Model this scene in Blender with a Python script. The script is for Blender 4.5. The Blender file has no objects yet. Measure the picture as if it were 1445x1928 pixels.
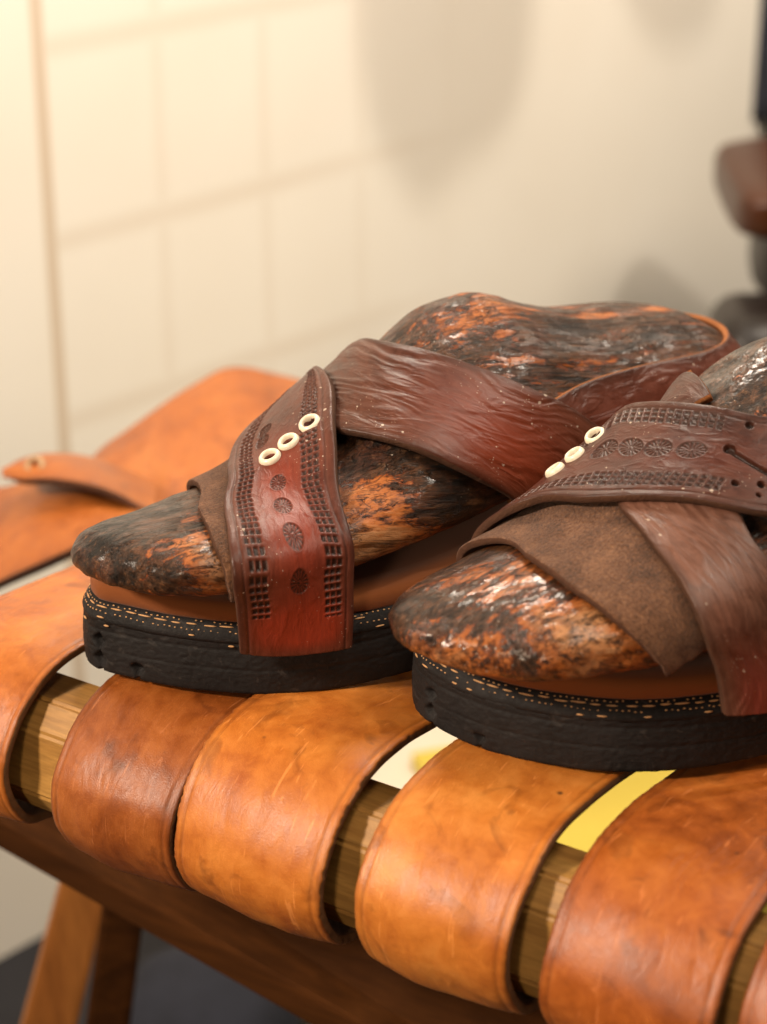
import bpy, bmesh, math, random
import numpy as np
from mathutils import Vector
from mathutils.bvhtree import BVHTree

# ------------------------------------------------------------------ camera, world, lamps
scene = bpy.context.scene
C = scene.collection
R = math.radians
IW, IH = 1445.0, 1928.0
FPX, PITCH, DIST = 4017.0, R(24), 0.82
CAM = np.array([0, -DIST * math.cos(PITCH), 0.02 + DIST * math.sin(PITCH)])
CF = np.array([0, math.cos(PITCH), -math.sin(PITCH)])
CU = np.array([0, math.sin(PITCH), math.cos(PITCH)])
CR = np.array([1.0, 0, 0])

cd = bpy.data.cameras.new('camera')
cam = bpy.data.objects.new('camera', cd)
C.objects.link(cam)
cam.location = CAM
cam.rotation_euler = (math.pi / 2 - PITCH, 0, 0)
cd.sensor_fit = 'VERTICAL'
cd.sensor_height = 36.0
cd.sensor_width = 27.0
cd.lens = 36.0 * FPX / IH
cd.clip_start, cd.clip_end = 0.02, 60
cd.dof.use_dof = True
cd.dof.focus_distance = 0.724
cd.dof.aperture_fstop = (cd.lens / 1000) / 0.0092
scene.camera = cam

wd = bpy.data.worlds.new('World')
scene.world = wd
wd.use_nodes = True
wd.node_tree.nodes['Background'].inputs[0].default_value = (1.0, 0.80, 0.62, 1)
wd.node_tree.nodes['Background'].inputs[1].default_value = 0.035


def area(name, loc, target, size, power, col, sy=None):
    l = bpy.data.lights.new(name, 'AREA')
    l.energy = power
    l.color = col
    l.size = size
    if sy:
        l.shape = 'RECTANGLE'
        l.size_y = sy
    o = bpy.data.objects.new(name, l)
    C.objects.link(o)
    o.location = loc
    o.rotation_euler = (Vector(target) - Vector(loc)).to_track_quat('-Z', 'Y').to_euler()
    return o


area('window_lamp', (-1.15, -0.72, 0.88), (0, 0, 0.0), 0.15, 18.5, (1.0, 0.83, 0.66))
area('front_lamp', (-0.40, -1.22, 0.37), (0.03, -0.1, -.02), 0.16, 2.8, (1.0, 0.80, 0.58))
area('back_lamp', (0.01, 0.42, 0.62), (0.04, -0.14, 0.04), 0.12, 2.0, (1.0, 0.88, 0.74))
area('shadow_lamp', (0.55, 0.10, 0.75), (0.2, 0.85, .0), 0.05, 3.3, (1.0, 0.90, 0.76))  # small lamp added to throw the blockers' shadows on the wall
area('wall_fill', (0.54, 0.48, 0.70), (0.22, 0.92, 0.40), 0.55, 7.6, (1.0, 0.85, 0.68))  # unseen fill added close to the tiles to brighten them
area('broad_wall_fill', (0.42, -0.30, 1.05), (0.35, 1.1, .1), 0.7, 6.5, (1.0, 0.85, 0.68))  # broad unseen light added to lift the whole wall

vs = scene.view_settings
vs.view_transform = 'Standard'
vs.look = 'None'
vs.exposure = 0.52
vs.gamma = 1.0
scene.cycles.use_denoising = True


# ------------------------------------------------------------------ helpers
def ray(x, y):
    return CF + CR * (x - IW / 2) / FPX - CU * (y - IH / 2) / FPX


def at(x, y, d):
    return CAM + ray(x, y) * d


def atz(x, y, z):
    r = ray(x, y)
    return CAM + r * ((z - CAM[2]) / r[2])


def pchip(xs, ys):
    xs = np.array(xs, float)
    ys = np.array(ys, float)
    if ys.ndim == 1:
        ys = ys[:, None]
    h = np.diff(xs)[:, None]
    d = np.diff(ys, axis=0) / h
    m = np.zeros_like(ys)
    if len(xs) > 2:
        a, b = d[:-1], d[1:]
        w1, w2 = 2 * h[1:] + h[:-1], h[1:] + 2 * h[:-1]
        with np.errstate(all='ignore'):
            mm = (w1 + w2) / (w1 / a + w2 / b)
        m[1:-1] = np.where(a * b > 0, mm, 0)
    m[0], m[-1] = d[0], d[-1]

    def f(x):
        x = np.atleast_1d(np.asarray(x, float))
        k = np.clip(np.searchsorted(xs, x) - 1, 0, len(xs) - 2)
        hh = h[k]
        t = ((x - xs[k])[:, None]) / hh
        t = np.clip(t, 0, 1)
        r = ((1 + 2 * t) * (1 - t) ** 2 * ys[k] + t * (1 - t) ** 2 * hh * m[k]
             + t * t * (3 - 2 * t) * ys[k + 1] + t * t * (t - 1) * hh * m[k + 1])
        return r[:, 0] if r.shape[1] == 1 else r
    return f


def catmull(pts, n, closed=False):
    """n samples along a smooth curve through pts, evenly spaced by chord length."""
    P = np.array(pts, float)
    if closed:
        P = np.vstack([P, P[:1]])
    K = len(P)
    if closed:
        Q = np.vstack([P[-2], P, P[1]])
    else:
        Q = np.vstack([2 * P[0] - P[1], P, 2 * P[-1] - P[-2]])
    L = np.concatenate([[0], np.cumsum(np.linalg.norm(np.diff(P, axis=0), axis=1))])
    s = np.linspace(0, L[-1], n, endpoint=not closed)
    k = np.clip(np.searchsorted(L, s, side='right') - 1, 0, K - 2)
    t = ((s - L[k]) / (L[k + 1] - L[k]))[:, None]
    p0, p1, p2, p3 = Q[k], Q[k + 1], Q[k + 2], Q[k + 3]
    d1 = (L[k + 1] - L[k])[:, None]
    d0 = np.where((k > 0)[:, None], (L[k] - L[np.maximum(k - 1, 0)])[:, None], d1)
    d2 = np.where((k < K - 2)[:, None], (L[np.minimum(k + 2, K - 1)] - L[k + 1])[:, None], d1)
    m1 = ((p1 - p0) / d0 * d1 + (p2 - p1) / d1 * d0) / (d0 + d1) * d1
    m2 = ((p2 - p1) / d1 * d2 + (p3 - p2) / d2 * d1) / (d1 + d2) * d1
    t2, t3 = t * t, t * t * t
    return (2 * t3 - 3 * t2 + 1) * p1 + (t3 - 2 * t2 + t) * m1 + (-2 * t3 + 3 * t2) * p2 + (t3 - t2) * m2


_lat = np.random.RandomState(7).rand(257, 257)


def vnoise(x, y, seed=0):
    x = np.asarray(x, float) + seed * 17.3
    y = np.asarray(y, float) + seed * 9.7
    xi, yi = np.floor(x).astype(int), np.floor(y).astype(int)
    fx, fy = x - xi, y - yi
    fx, fy = fx * fx * (3 - 2 * fx), fy * fy * (3 - 2 * fy)
    a = _lat[xi % 256, yi % 256]
    b = _lat[(xi + 1) % 256, yi % 256]
    c = _lat[xi % 256, (yi + 1) % 256]
    d = _lat[(xi + 1) % 256, (yi + 1) % 256]
    return (a + (b - a) * fx) + ((c + (d - c) * fx) - (a + (b - a) * fx)) * fy


def fbm(x, y, seed=0, o=3):
    r, a, f = 0, 1.0, 1.0
    tot = 0
    for i in range(o):
        r = r + a * (vnoise(x * f, y * f, seed + i * 3) - .5)
        tot += a
        a *= .5
        f *= 2
    return r / tot


def sstep(a, b, x):
    t = np.clip((x - a) / (b - a), 0, 1)
    return t * t * (3 - 2 * t)


def mk(name, verts, faces, mats, parent=None, uv=None, mi=None, dye=None, smooth=True):
    me = bpy.data.meshes.new(name)
    verts = np.asarray(verts, np.float32)
    if isinstance(faces, np.ndarray):
        nf, k = faces.shape
        me.vertices.add(len(verts))
        me.vertices.foreach_set('co', verts.ravel())
        me.loops.add(nf * k)
        me.loops.foreach_set('vertex_index', faces.astype(np.int32).ravel())
        me.polygons.add(nf)
        me.polygons.foreach_set('loop_start', np.arange(0, nf * k, k, dtype=np.int32))
        me.update(calc_edges=True)
    else:
        me.from_pydata([tuple(map(float, v)) for v in verts], [], faces)
    for m in (mats if isinstance(mats, (list, tuple)) else [mats]):
        me.materials.append(m)
    if mi is not None:
        me.polygons.foreach_set('material_index', np.asarray(mi, np.int32))
    if smooth:
        me.polygons.foreach_set('use_smooth', np.ones(len(me.polygons), bool))
    if uv is not None or dye is not None:
        idx = np.zeros(len(me.loops), np.int32)
        me.loops.foreach_get('vertex_index', idx)
    if uv is not None:
        l = me.uv_layers.new(name='UVMap')
        l.data.foreach_set('uv', np.asarray(uv, np.float32)[idx].ravel())
    if dye is not None:
        a = me.attributes.new('dye', 'FLOAT', 'POINT')
        a.data.foreach_set('value', np.asarray(dye, np.float32))
    me.validate()
    o = bpy.data.objects.new(name, me)
    C.objects.link(o)
    if parent:
        o.parent = parent
    return o


def tag(o, label=None, cat=None, group=None, kind=None):
    if label:
        o['label'] = label
    if cat:
        o['category'] = cat
    if group:
        o['group'] = group
    if kind:
        o['kind'] = kind
    return o


def empty(name, loc, rz=0.0, **kw):
    o = bpy.data.objects.new(name, None)
    o.empty_display_size = .02
    o.location = loc
    o.rotation_euler = (0, 0, rz)
    C.objects.link(o)
    return tag(o, **kw)


def grid_faces(ni, nj, wrap_j=False, wrap_i=False):
    a = np.arange(ni if wrap_i else ni - 1)
    b = np.arange(nj if wrap_j else nj - 1)
    I, J = np.meshgrid(a, b, indexing='ij')
    I2, J2 = (I + 1) % ni, (J + 1) % nj
    return np.stack([I * nj + J, I2 * nj + J, I2 * nj + J2, I * nj + J2], -1).reshape(-1, 4)


def ribbon(name, PL, PR, mats, parent=None, th=.003, du=.0006, dv=None, disp=None, dyef=None, bulge=0, off=None, wob=0.0,
           surf=None, rnd=.0011, seed=0, width=None, rough_edge=0.0, closed_end=True, outv=None):
    """Leather strip.  PL, PR: matching edge points (nv,3); or surf(u01 array, v01 array)->points (grid).  Top side is the side of
    the normal dv x du; thickness goes below it."""
    nv = len(PL)
    W = np.mean(np.linalg.norm(PR - PL, axis=1)) if width is None else width
    mid = (PL + PR) / 2
    Lc = np.concatenate([[0], np.cumsum(np.linalg.norm(np.diff(mid, axis=0), axis=1))])
    e = np.array([0, .0003, .0007, .0012, .0018])
    n_in = max(4, int((W - .0036) / du))
    um = np.concatenate([e, np.linspace(.0018, W - .0018, n_in + 2)[1:-1], (W - e)[::-1]])
    u = um / W
    nu = len(u)
    if surf is not None:
        P = surf(u)
    else:
        P = PL[:, None, :] * (1 - u)[None, :, None] + PR[:, None, :] * u[None, :, None]
    dPu = np.gradient(P, axis=1)
    dPv = np.gradient(P, axis=0)
    Nn = np.cross(dPv, dPu)
    Nn /= np.linalg.norm(Nn, axis=2, keepdims=True) + 1e-12
    if outv is None:
        outv = np.array([0, 0, 1.0])
    flip = float(np.sum(Nn * outv)) < 0
    if flip:
        Nn = -Nn
    UM, VM = np.meshgrid(um, Lc)
    d = np.minimum(UM, W - UM)
    h = np.where(d < rnd, -rnd + np.sqrt(np.maximum(rnd ** 2 - (rnd - d) ** 2, 0)), 0)
    top = P + Nn * (h[..., None])
    dye = np.zeros_like(UM)
    if disp is not None:
        hh = disp(UM, VM, W, Lc[-1])
        if isinstance(hh, tuple):
            hh, dye = hh
        top = top + Nn * hh[..., None]
    if rough_edge:
        sgn = np.where(UM < W / 2, 1, -1)
        k = sstep(.0018, 0, d)
        du_n = dPu / (np.linalg.norm(dPu, axis=2, keepdims=True) + 1e-12)
        top = top + du_n * (sgn * k * (fbm(VM * 900, UM * 0 + (sgn > 0) * 9, seed) * rough_edge))[..., None]
    if dyef is not None:
        dye = dyef(UM, VM, W, Lc[-1])
    low = P - Nn * (th + 0 * h[..., None]) + Nn * (-h[..., None] * .35)
    ring = np.concatenate([top, low[:, ::-1]], axis=1)
    nj = 2 * nu
    F = grid_faces(nv, nj, wrap_j=True)
    jj = np.tile(np.arange(nj), nv - 1)
    mi = np.where((jj >= 1) & (jj <= nu - 3), 0, 1)
    V = ring.reshape(-1, 3)
    uv = np.stack([np.concatenate([UM, UM[:, ::-1]], 1), np.concatenate([VM, VM[:, ::-1]], 1)], -1).reshape(-1, 2)
    dy = np.concatenate([dye, dye[:, ::-1] * 0], 1).ravel()
    # end caps
    cap = []
    for r0 in (0, nv - 1):
        for j in range(nu - 1):
            a, b = r0 * nj + j, r0 * nj + j + 1
            c2, d2 = r0 * nj + nj - 2 - j, r0 * nj + nj - 1 - j
            cap.append([a, b, c2, d2] if r0 == 0 else [d2, c2, b, a])
    F = np.vstack([F, np.array(cap)])
    mi = np.concatenate([mi, np.ones(len(cap), int)])
    if not flip:
        F = F[:, ::-1]
    return mk(name, V, F, mats, parent, uv=uv, mi=mi, dye=dy)


def box_obj(name, M, mats, parent=None, bevel=.002, seg=2):
    """M: 8 corner points ordered (x0y0z0,x1y0z0,x1y1z0,x0y1z0, then z1)."""
    bm = bmesh.new()
    v = [bm.verts.new(p) for p in M]
    for f in ((3, 2, 1, 0), (4, 5, 6, 7), (0, 1, 5, 4), (1, 2, 6, 5), (2, 3, 7, 6), (3, 0, 4, 7)):
        bm.faces.new([v[i] for i in f])
    if bevel:
        bmesh.ops.bevel(bm, geom=bm.edges[:], offset=bevel, segments=seg, affect='EDGES', profile=.7)
    bmesh.ops.recalc_face_normals(bm, faces=bm.faces)
    me = bpy.data.meshes.new(name)
    bm.to_mesh(me)
    bm.free()
    for m in (mats if isinstance(mats, (list, tuple)) else [mats]):
        me.materials.append(m)
    o = bpy.data.objects.new(name, me)
    C.objects.link(o)
    if parent:
        o.parent = parent
    return o


def frame_box(o, ax, ay, az, x0, x1, y0, y1, z0, z1):
    o, ax, ay, az = map(np.array, (o, ax, ay, az))
    return [o + ax * x + ay * y + az * z for z in (z0, z1) for x, y in ((x0, y0), (x1, y0), (x1, y1), (x0, y1))]


# ------------------------------------------------------------------ materials
class NT:
    def __init__(s, name):
        s.m = bpy.data.materials.new(name)
        s.m.use_nodes = True
        s.t = s.m.node_tree
        s.n = s.t.nodes
        s.b = s.n['Principled BSDF']

    def add(s, typ, **kw):
        n = s.n.new(typ)
        for k, v in kw.items():
            if k.startswith('i_'):
                k = k[2:]
                key = int(k) if k.isdigit() else k.replace('_', ' ')
                s.put(n.inputs[key], v)
            else:
                setattr(n, k, v)
        return n

    def put(s, sock, v):
        if isinstance(v, bpy.types.NodeSocket):
            s.t.links.new(v, sock)
        else:
            if isinstance(v, (tuple, list)) and len(v) == 3 and sock.type == 'RGBA':
                v = (*v, 1)
            sock.default_value = v

    def uv(s, scale=(1, 1, 1), obj=False, rot=(0, 0, 0)):
        tc = s.add('ShaderNodeTexCoord')
        mp = s.add('ShaderNodeMapping', i_0=tc.outputs['Object' if obj else 'UV'])
        mp.inputs['Scale'].default_value = scale
        mp.inputs['Rotation'].default_value = rot
        return mp.outputs[0]

    def noise(s, vec, scale, detail=4, rough=.55, dist=0.0, out=0):
        n = s.add('ShaderNodeTexNoise', i_Vector=vec, i_Scale=scale, i_Detail=detail, i_Roughness=rough, i_Distortion=dist)
        return n.outputs[out]

    def ramp(s, fac, stops, interp='LINEAR'):
        r = s.add('ShaderNodeValToRGB', i_0=fac)
        r.color_ramp.interpolation = interp
        e = r.color_ramp.elements
        while len(e) > 2:
            e.remove(e[-1])
        for i, (p, c) in enumerate(stops):
            el = e[i] if i < 2 else e.new(p)
            el.position = p
            if not isinstance(c, (tuple, list)):
                c = (c, c, c)
            el.color = (*c, 1)
        return r.outputs[0]

    def mix(s, f, a, b, mode='MIX'):
        n = s.add('ShaderNodeMix', data_type='RGBA', blend_type=mode)
        s.put(n.inputs[0], f)
        s.put(n.inputs[6], a)
        s.put(n.inputs[7], b)
        return n.outputs[2]

    def math(s, op, a, b=0.0, clamp=False):
        n = s.add('ShaderNodeMath', operation=op, use_clamp=clamp)
        s.put(n.inputs[0], a)
        s.put(n.inputs[1], b)
        return n.outputs[0]

    def bump(s, h, strength, dist=.001, normal=None):
        n = s.add('ShaderNodeBump', i_Height=h, i_Strength=strength, i_Distance=dist)
        if normal is not None:
            s.put(n.inputs['Normal'], normal)
        return n.outputs[0]

    def fin(s, col=None, rough=None, normal=None, spec=None, coat=None, coat_r=.2, sheen=None):
        if col is not None:
            s.put(s.b.inputs['Base Color'], col)
        if rough is not None:
            s.put(s.b.inputs['Roughness'], rough)
        if normal is not None:
            s.put(s.b.inputs['Normal'], normal)
        if spec is not None:
            s.put(s.b.inputs['Specular IOR Level'], spec)
        if coat is not None:
            s.put(s.b.inputs['Coat Weight'], coat)
            s.put(s.b.inputs['Coat Roughness'], coat_r)
            if normal is not None:
                s.put(s.b.inputs['Coat Normal'], normal)
        if sheen is not None:
            s.put(s.b.inputs['Sheen Weight'], sheen)
        return s.m


def tan_leather(name, c1, c2, c3, seedv=0.0, rough=.42):
    """vegetable tanned strap leather: mottled, with wrinkles, pores and small scuffs"""
    s = NT(name)
    u = s.uv()
    v = s.add('ShaderNodeVectorMath', operation='ADD', i_0=u, i_1=(seedv, seedv * .7, 0)).outputs[0]
    big = s.noise(v, 28, 4, .6, .6)
    med = s.noise(v, 120, 5, .65, .4)
    col = s.ramp(s.math('ADD', s.math('MULTIPLY', big, .6), s.math('MULTIPLY', med, .4)), [(.36, c3), (.5, c1), (.64, c2)])
    # darker oily stains
    st = s.noise(v, 60, 3, .5, 1.0)
    col = s.mix(s.ramp(st, [(.60, 0.0), (.72, .55)]), col, tuple(x * .5 for x in c3))
    # scratches (light)
    sc = s.add('ShaderNodeMapping', i_0=v)
    sc.inputs['Rotation'].default_value = (0, 0, .6)
    sc.inputs['Scale'].default_value = (1, .12, 1)
    scn = s.noise(sc.outputs[0], 420, 2, .5, 1.5)
    scm = s.ramp(scn, [(.66, 0.0), (.72, .5)])
    col = s.mix(scm, col, tuple(min(1, x * 1.25 + .03) for x in c2))
    spot = s.add('ShaderNodeTexVoronoi', i_Vector=v, i_Scale=55)
    sd = s.ramp(spot.outputs['Distance'], [(.03, .8), (.07, 0.0)])
    col = s.mix(sd, col, (.05, .02, .01))
    # dark burnished rim along both edges is carried by "dye"
    at_ = s.add('ShaderNodeAttribute', attribute_name='dye')
    col = s.mix(at_.outputs['Fac'], col, tuple(x * .38 for x in c3))
    w = s.add('ShaderNodeMapping', i_0=v)
    w.inputs['Rotation'].default_value = (0, 0, .35)
    w.inputs['Scale'].default_value = (1.0, .35, 1)
    wr = s.noise(w.outputs[0], 170, 5, .6, 2.2)
    cell = s.add('ShaderNodeTexVoronoi', i_Vector=v, i_Scale=1300, feature='DISTANCE_TO_EDGE').outputs[0]
    pore = s.noise(v, 1600, 3, .6)
    n1 = s.bump(wr, .26, .0009)
    n2 = s.bump(s.math('ADD', s.math('MULTIPLY', cell, .6), pore), .22, .0004, n1)
    r = s.ramp(med, [(.3, rough - .07), (.7, rough + .12)])
    return s.fin(col, r, n2, .34, .16, .28)


def edge_mat(name, c1, c2):
    s = NT(name)
    v = s.uv(obj=True)
    n = s.noise(v, 900, 5, .7)
    n2 = s.noise(v, 160, 3, .6)
    col = s.mix(n2, c1, c2)
    return s.fin(col, .85, s.bump(n, .9, .001), .25)


def wine_leather(name, cdark, cmid, cred, mode='dust', wr_scale=(1, .22, 1), wr=.6, rough=.38, redspot=None, fiber=False, rot=0.0):
    s = NT(name)
    u = s.uv()
    big = s.noise(u, 30, 3, .5, .5)
    at_ = s.add('ShaderNodeAttribute', attribute_name='dye')
    med = s.noise(u, 190, 5, .65, .8)
    f = s.math('ADD', s.math('MULTIPLY', big, .55), s.math('MULTIPLY', med, .45))
    col = s.ramp(f, [(.35, cdark), (.52, cmid), (.68, tuple(x * 1.2 for x in cmid))])
    tc = s.add('ShaderNodeAttribute', attribute_name='glow')
    col = s.mix(tc.outputs['Fac'], col, cred)
    fs = s.noise(s.uv((1, .08, 1)), 900, 3, .6, .3)
    col = s.mix(s.ramp(fs, [(.35, .18), (.6, 0.0)]), col, tuple(x * .5 for x in cdark))
    col = s.mix(at_.outputs['Fac'], col, (.028, .012, .008))
    # dust and splashes
    vo = s.add('ShaderNodeTexVoronoi', i_Vector=u, i_Scale=230)
    hn = s.noise(u, 35, 2, .5)
    rad = s.math('MULTIPLY', s.math('SUBTRACT', hn, .40), .55)
    dust = s.math('LESS_THAN', vo.outputs['Distance'], rad)
    vo2 = s.add('ShaderNodeTexVoronoi', i_Vector=u, i_Scale=620)
    dust2 = s.math('LESS_THAN', vo2.outputs['Distance'], s.math('MULTIPLY', rad, 1.0))
    d = s.math('MULTIPLY', s.math('MAXIMUM', dust, dust2), .7)
    col = s.mix(d, col, (.55, .45, .36))
    w = s.add('ShaderNodeMapping', i_0=u)
    w.inputs['Rotation'].default_value = (0, 0, rot)
    w.inputs['Scale'].default_value = wr_scale
    wrn = s.noise(w.outputs[0], 190, 3, .5, 1.2)
    pore = s.noise(u, 2200, 3, .6)
    n1 = s.bump(s.ramp(wrn, [(.3, 0.0), (.5, .8), (.7, 1.0)]), wr, .0011)
    n2 = s.bump(pore, .3, .0003, n1)
    r = s.ramp(med, [(.3, rough - .10), (.7, rough + .12)])
    return s.fin(col, s.math('ADD', r, s.math('MULTIPLY', d, .3)), n2, .22, .10, .2)


def suede(name, c1, c2):
    s = NT(name)
    u = s.uv()
    a = s.noise(u, 60, 4, .6)
    b = s.noise(u, 900, 4, .75, .5)
    col = s.ramp(s.math('ADD', s.math('MULTIPLY', a, .45), s.math('MULTIPLY', b, .55)), [(.36, tuple(x * .3 for x in c1)), (.5, c1), (.66, c2)])
    return s.fin(col, .95, s.bump(b, 1.0, .0016), .12, sheen=.12)


def burnt_wood(name, spots, off=(0, 0, 0), amt=.42, orange=(.35, .10, .020), dark=(.060, .026, .011), coatv=.75, rim_z=.043, coat_r=.12):
    """old last: charred, varnished wood whose skin has flaked to orange timber.  spots: worn or charred places on it"""
    s = NT(name)
    tc = s.add('ShaderNodeTexCoord')
    pos = tc.outputs['Object']
    v0 = s.add('ShaderNodeVectorMath', operation='ADD', i_0=pos, i_1=off).outputs[0]
    mp = s.add('ShaderNodeMapping', i_0=v0)
    mp.inputs['Rotation'].default_value = (0, R(-14), 0)
    v = mp.outputs[0]

    def stretched(sx, sc, det, ro, di):
        st = s.add('ShaderNodeMapping', i_0=v)
        st.inputs['Scale'].default_value = (sx, 1, 1)
        return s.noise(st.outputs[0], sc, det, ro, di)
    flake = stretched(.15, 52, 10, .68, .7)
    big = s.noise(v, 26, 3, .5, .5)
    grain = stretched(.06, 480, 5, .65, .3)
    ridge = stretched(.05, 190, 3, .5, .6)
    gn = s.noise(v, 190, 9, .78, .3)
    bias = s.math('MULTIPLY', s.math('SUBTRACT', big, .5), .30)
    for (c, r, a) in spots:
        d = s.add('ShaderNodeVectorMath', operation='DISTANCE', i_0=pos, i_1=tuple(float(x) for x in c)).outputs['Value']
        k = s.ramp(s.math('DIVIDE', d, r * 1.7), [(.15, 1.0), (1.0, 0.0)], 'EASE')
        bias = s.math('ADD', bias, s.math('MULTIPLY', k, a * .42))
    sep = s.add('ShaderNodeSeparateXYZ', i_0=pos)
    low = s.math('DIVIDE', s.math('SUBTRACT', rim_z + .006, sep.outputs[2]), .010, True)
    bias = s.math('ADD', bias, s.math('MULTIPLY', low, .055))
    f = s.math('ADD', s.math('MULTIPLY', flake, .62), s.math('MULTIPLY', grain, .20))
    f = s.math('ADD', f, s.math('MULTIPLY', gn, .18))
    f = s.math('ADD', f, bias)
    f = s.math('ADD', f, amt - .42)
    o_ = orange
    col = s.ramp(f, [(.36, (.006, .004, .003)), (.425, (dark[0] * .55, dark[1] * .5, dark[2] * .45)), (.465, dark), (.495, (dark[0] * 1.9, dark[1] * 1.65, dark[2] * 1.45)), (.512, (.028, .012, .006)),
                     (.528, (o_[0] * .55, o_[1] * .42, o_[2] * .35)), (.555, o_), (.60, (o_[0] * 1.25, o_[1] * 1.35, o_[2] * 1.5)), (.66, (.44, .20, .08))])
    rn = s.noise(v, 60, 5, .65, .8)
    col = s.mix(s.ramp(rn, [(.50, 0.0), (.60, .55)]), col, (.085, .024, .010), 'MIX')
    gs_ = s.ramp(grain, [(.38, .75), (.52, 0.0)])
    col = s.mix(gs_, col, (.012, .007, .004))
    hl = s.ramp(grain, [(.58, 0.0), (.72, .35)])
    col = s.mix(hl, col, (.34, .17, .08))
    sp = s.add('ShaderNodeTexVoronoi', i_Vector=v, i_Scale=460)
    hs = s.noise(v, 45, 2, .5)
    dust = s.math('LESS_THAN', sp.outputs['Distance'], s.math('MULTIPLY', s.math('SUBTRACT', hs, .46), .8))
    col = s.mix(s.math('MULTIPLY', dust, .6), col, (.5, .42, .34))
    crk = stretched(.09, 170, 4, .65, 1.2)
    crack = s.ramp(s.math('ABSOLUTE', s.math('SUBTRACT', crk, .5)), [(0.0, 0.0), (.02, 1.0)])
    col = s.mix(s.math('MULTIPLY', s.math('SUBTRACT', 1.0, crack), .8), col, (.006, .004, .003))
    step = s.ramp(f, [(.49, 1.0), (.53, 0.0)])
    n0 = s.bump(step, .9, .0010)
    n1 = s.bump(ridge, .6, .0018, n0)
    n2 = s.bump(s.math('ADD', grain, s.math('MULTIPLY', crack, .9)), .7, .0010, n1)
    n3 = s.bump(gn, .6, .0016, n2)
    rough = s.ramp(gn, [(.35, .30), (.7, .62)])
    med = s.noise(v, 85, 4, .55, .4)
    cn = s.bump(med, .38, .0028, s.bump(grain, .22, .0007, s.bump(step, .35, .0008)))
    s.fin(col, rough, n3, .22)
    s.put(s.b.inputs['Coat Weight'], s.ramp(rn, [(.42, coatv * .25), (.56, coatv)]))
    s.put(s.b.inputs['Coat Roughness'], coat_r)
    s.put(s.b.inputs['Coat Normal'], cn)
    return s.m


def spots_at(form, fr, lst):
    return [(form.ev(form.pick(fr, x, y)), r, a) for (x, y, r, a) in lst]


def rubber(name, c=(.0105, .0088, .0085)):
    s = NT(name)
    v = s.uv(obj=True)
    n = s.noise(v, 500, 5, .7)
    b = s.noise(v, 40, 4, .6)
    sc = s.add('ShaderNodeMapping', i_0=v)
    sc.inputs['Rotation'].default_value = (.3, .9, .4)
    sc.inputs['Scale'].default_value = (1, .1, 1)
    scr = s.noise(sc.outputs[0], 260, 3, .6, .8)
    col = s.ramp(b, [(.3, tuple(x * .7 for x in c)), (.7, tuple(x * 1.7 for x in c))])
    col = s.mix(s.ramp(scr, [(.62, 0.0), (.72, .28)]), col, (.09, .075, .065))
    dn = s.noise(v, 260, 4, .7)
    col = s.mix(s.ramp(dn, [(.60, 0.0), (.72, .12)]), col, (.09, .065, .05))
    return s.fin(col, s.ramp(n, [(.3, .55), (.7, .8)]), s.bump(s.math('ADD', n, b), .5, .0007), .22)


def plain(name, c, rough=.6, var=.15, scale=20, spec=.4, bump=.1, c2=None):
    s = NT(name)
    v = s.uv(obj=True)
    n = s.noise(v, scale, 4, .6, .2)
    a = tuple(x * (1 - var) for x in c)
    b = c2 or tuple(min(1, x * (1 + var)) for x in c)
    return s.fin(s.ramp(n, [(.3, a), (.7, b)]), rough, s.bump(n, bump, .001), spec)


def wood(name, c1, c2, axis_scale=(1, 1, 1), rough=.5, scale=60, rz=0.0, spec=.35):
    s = NT(name)
    m0 = s.uv((1, 1, 1), obj=True, rot=(0, 0, rz))
    v = s.add('ShaderNodeMapping', i_0=m0)
    v.inputs['Scale'].default_value = axis_scale
    v = v.outputs[0]
    n = s.noise(v, scale, 5, .6, .8)
    f = s.noise(v, scale * 6, 4, .6, .2)
    col = s.mix(s.ramp(n, [(.3, 0.0), (.7, 1.0)]), c1, c2)
    col = s.mix(s.ramp(f, [(.4, .35), (.6, 0.0)]), col, tuple(x * .45 for x in c1))
    return s.fin(col, rough, s.bump(f, .3, .0006), spec)


# ------------------------------------------------------------------ the setting
FLOOR = -0.545
WN = np.array([0.73324, -0.67997, 0])
WU = np.array([0.67997, 0.73324, 0])
WP = np.array([-0.2092, 0.56127, 0])


def wallpt(x, y, out=0.0):
    r = ray(x, y)
    return CAM + r * (((WP + WN * out - CAM) @ WN) / (r @ WN))


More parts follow.
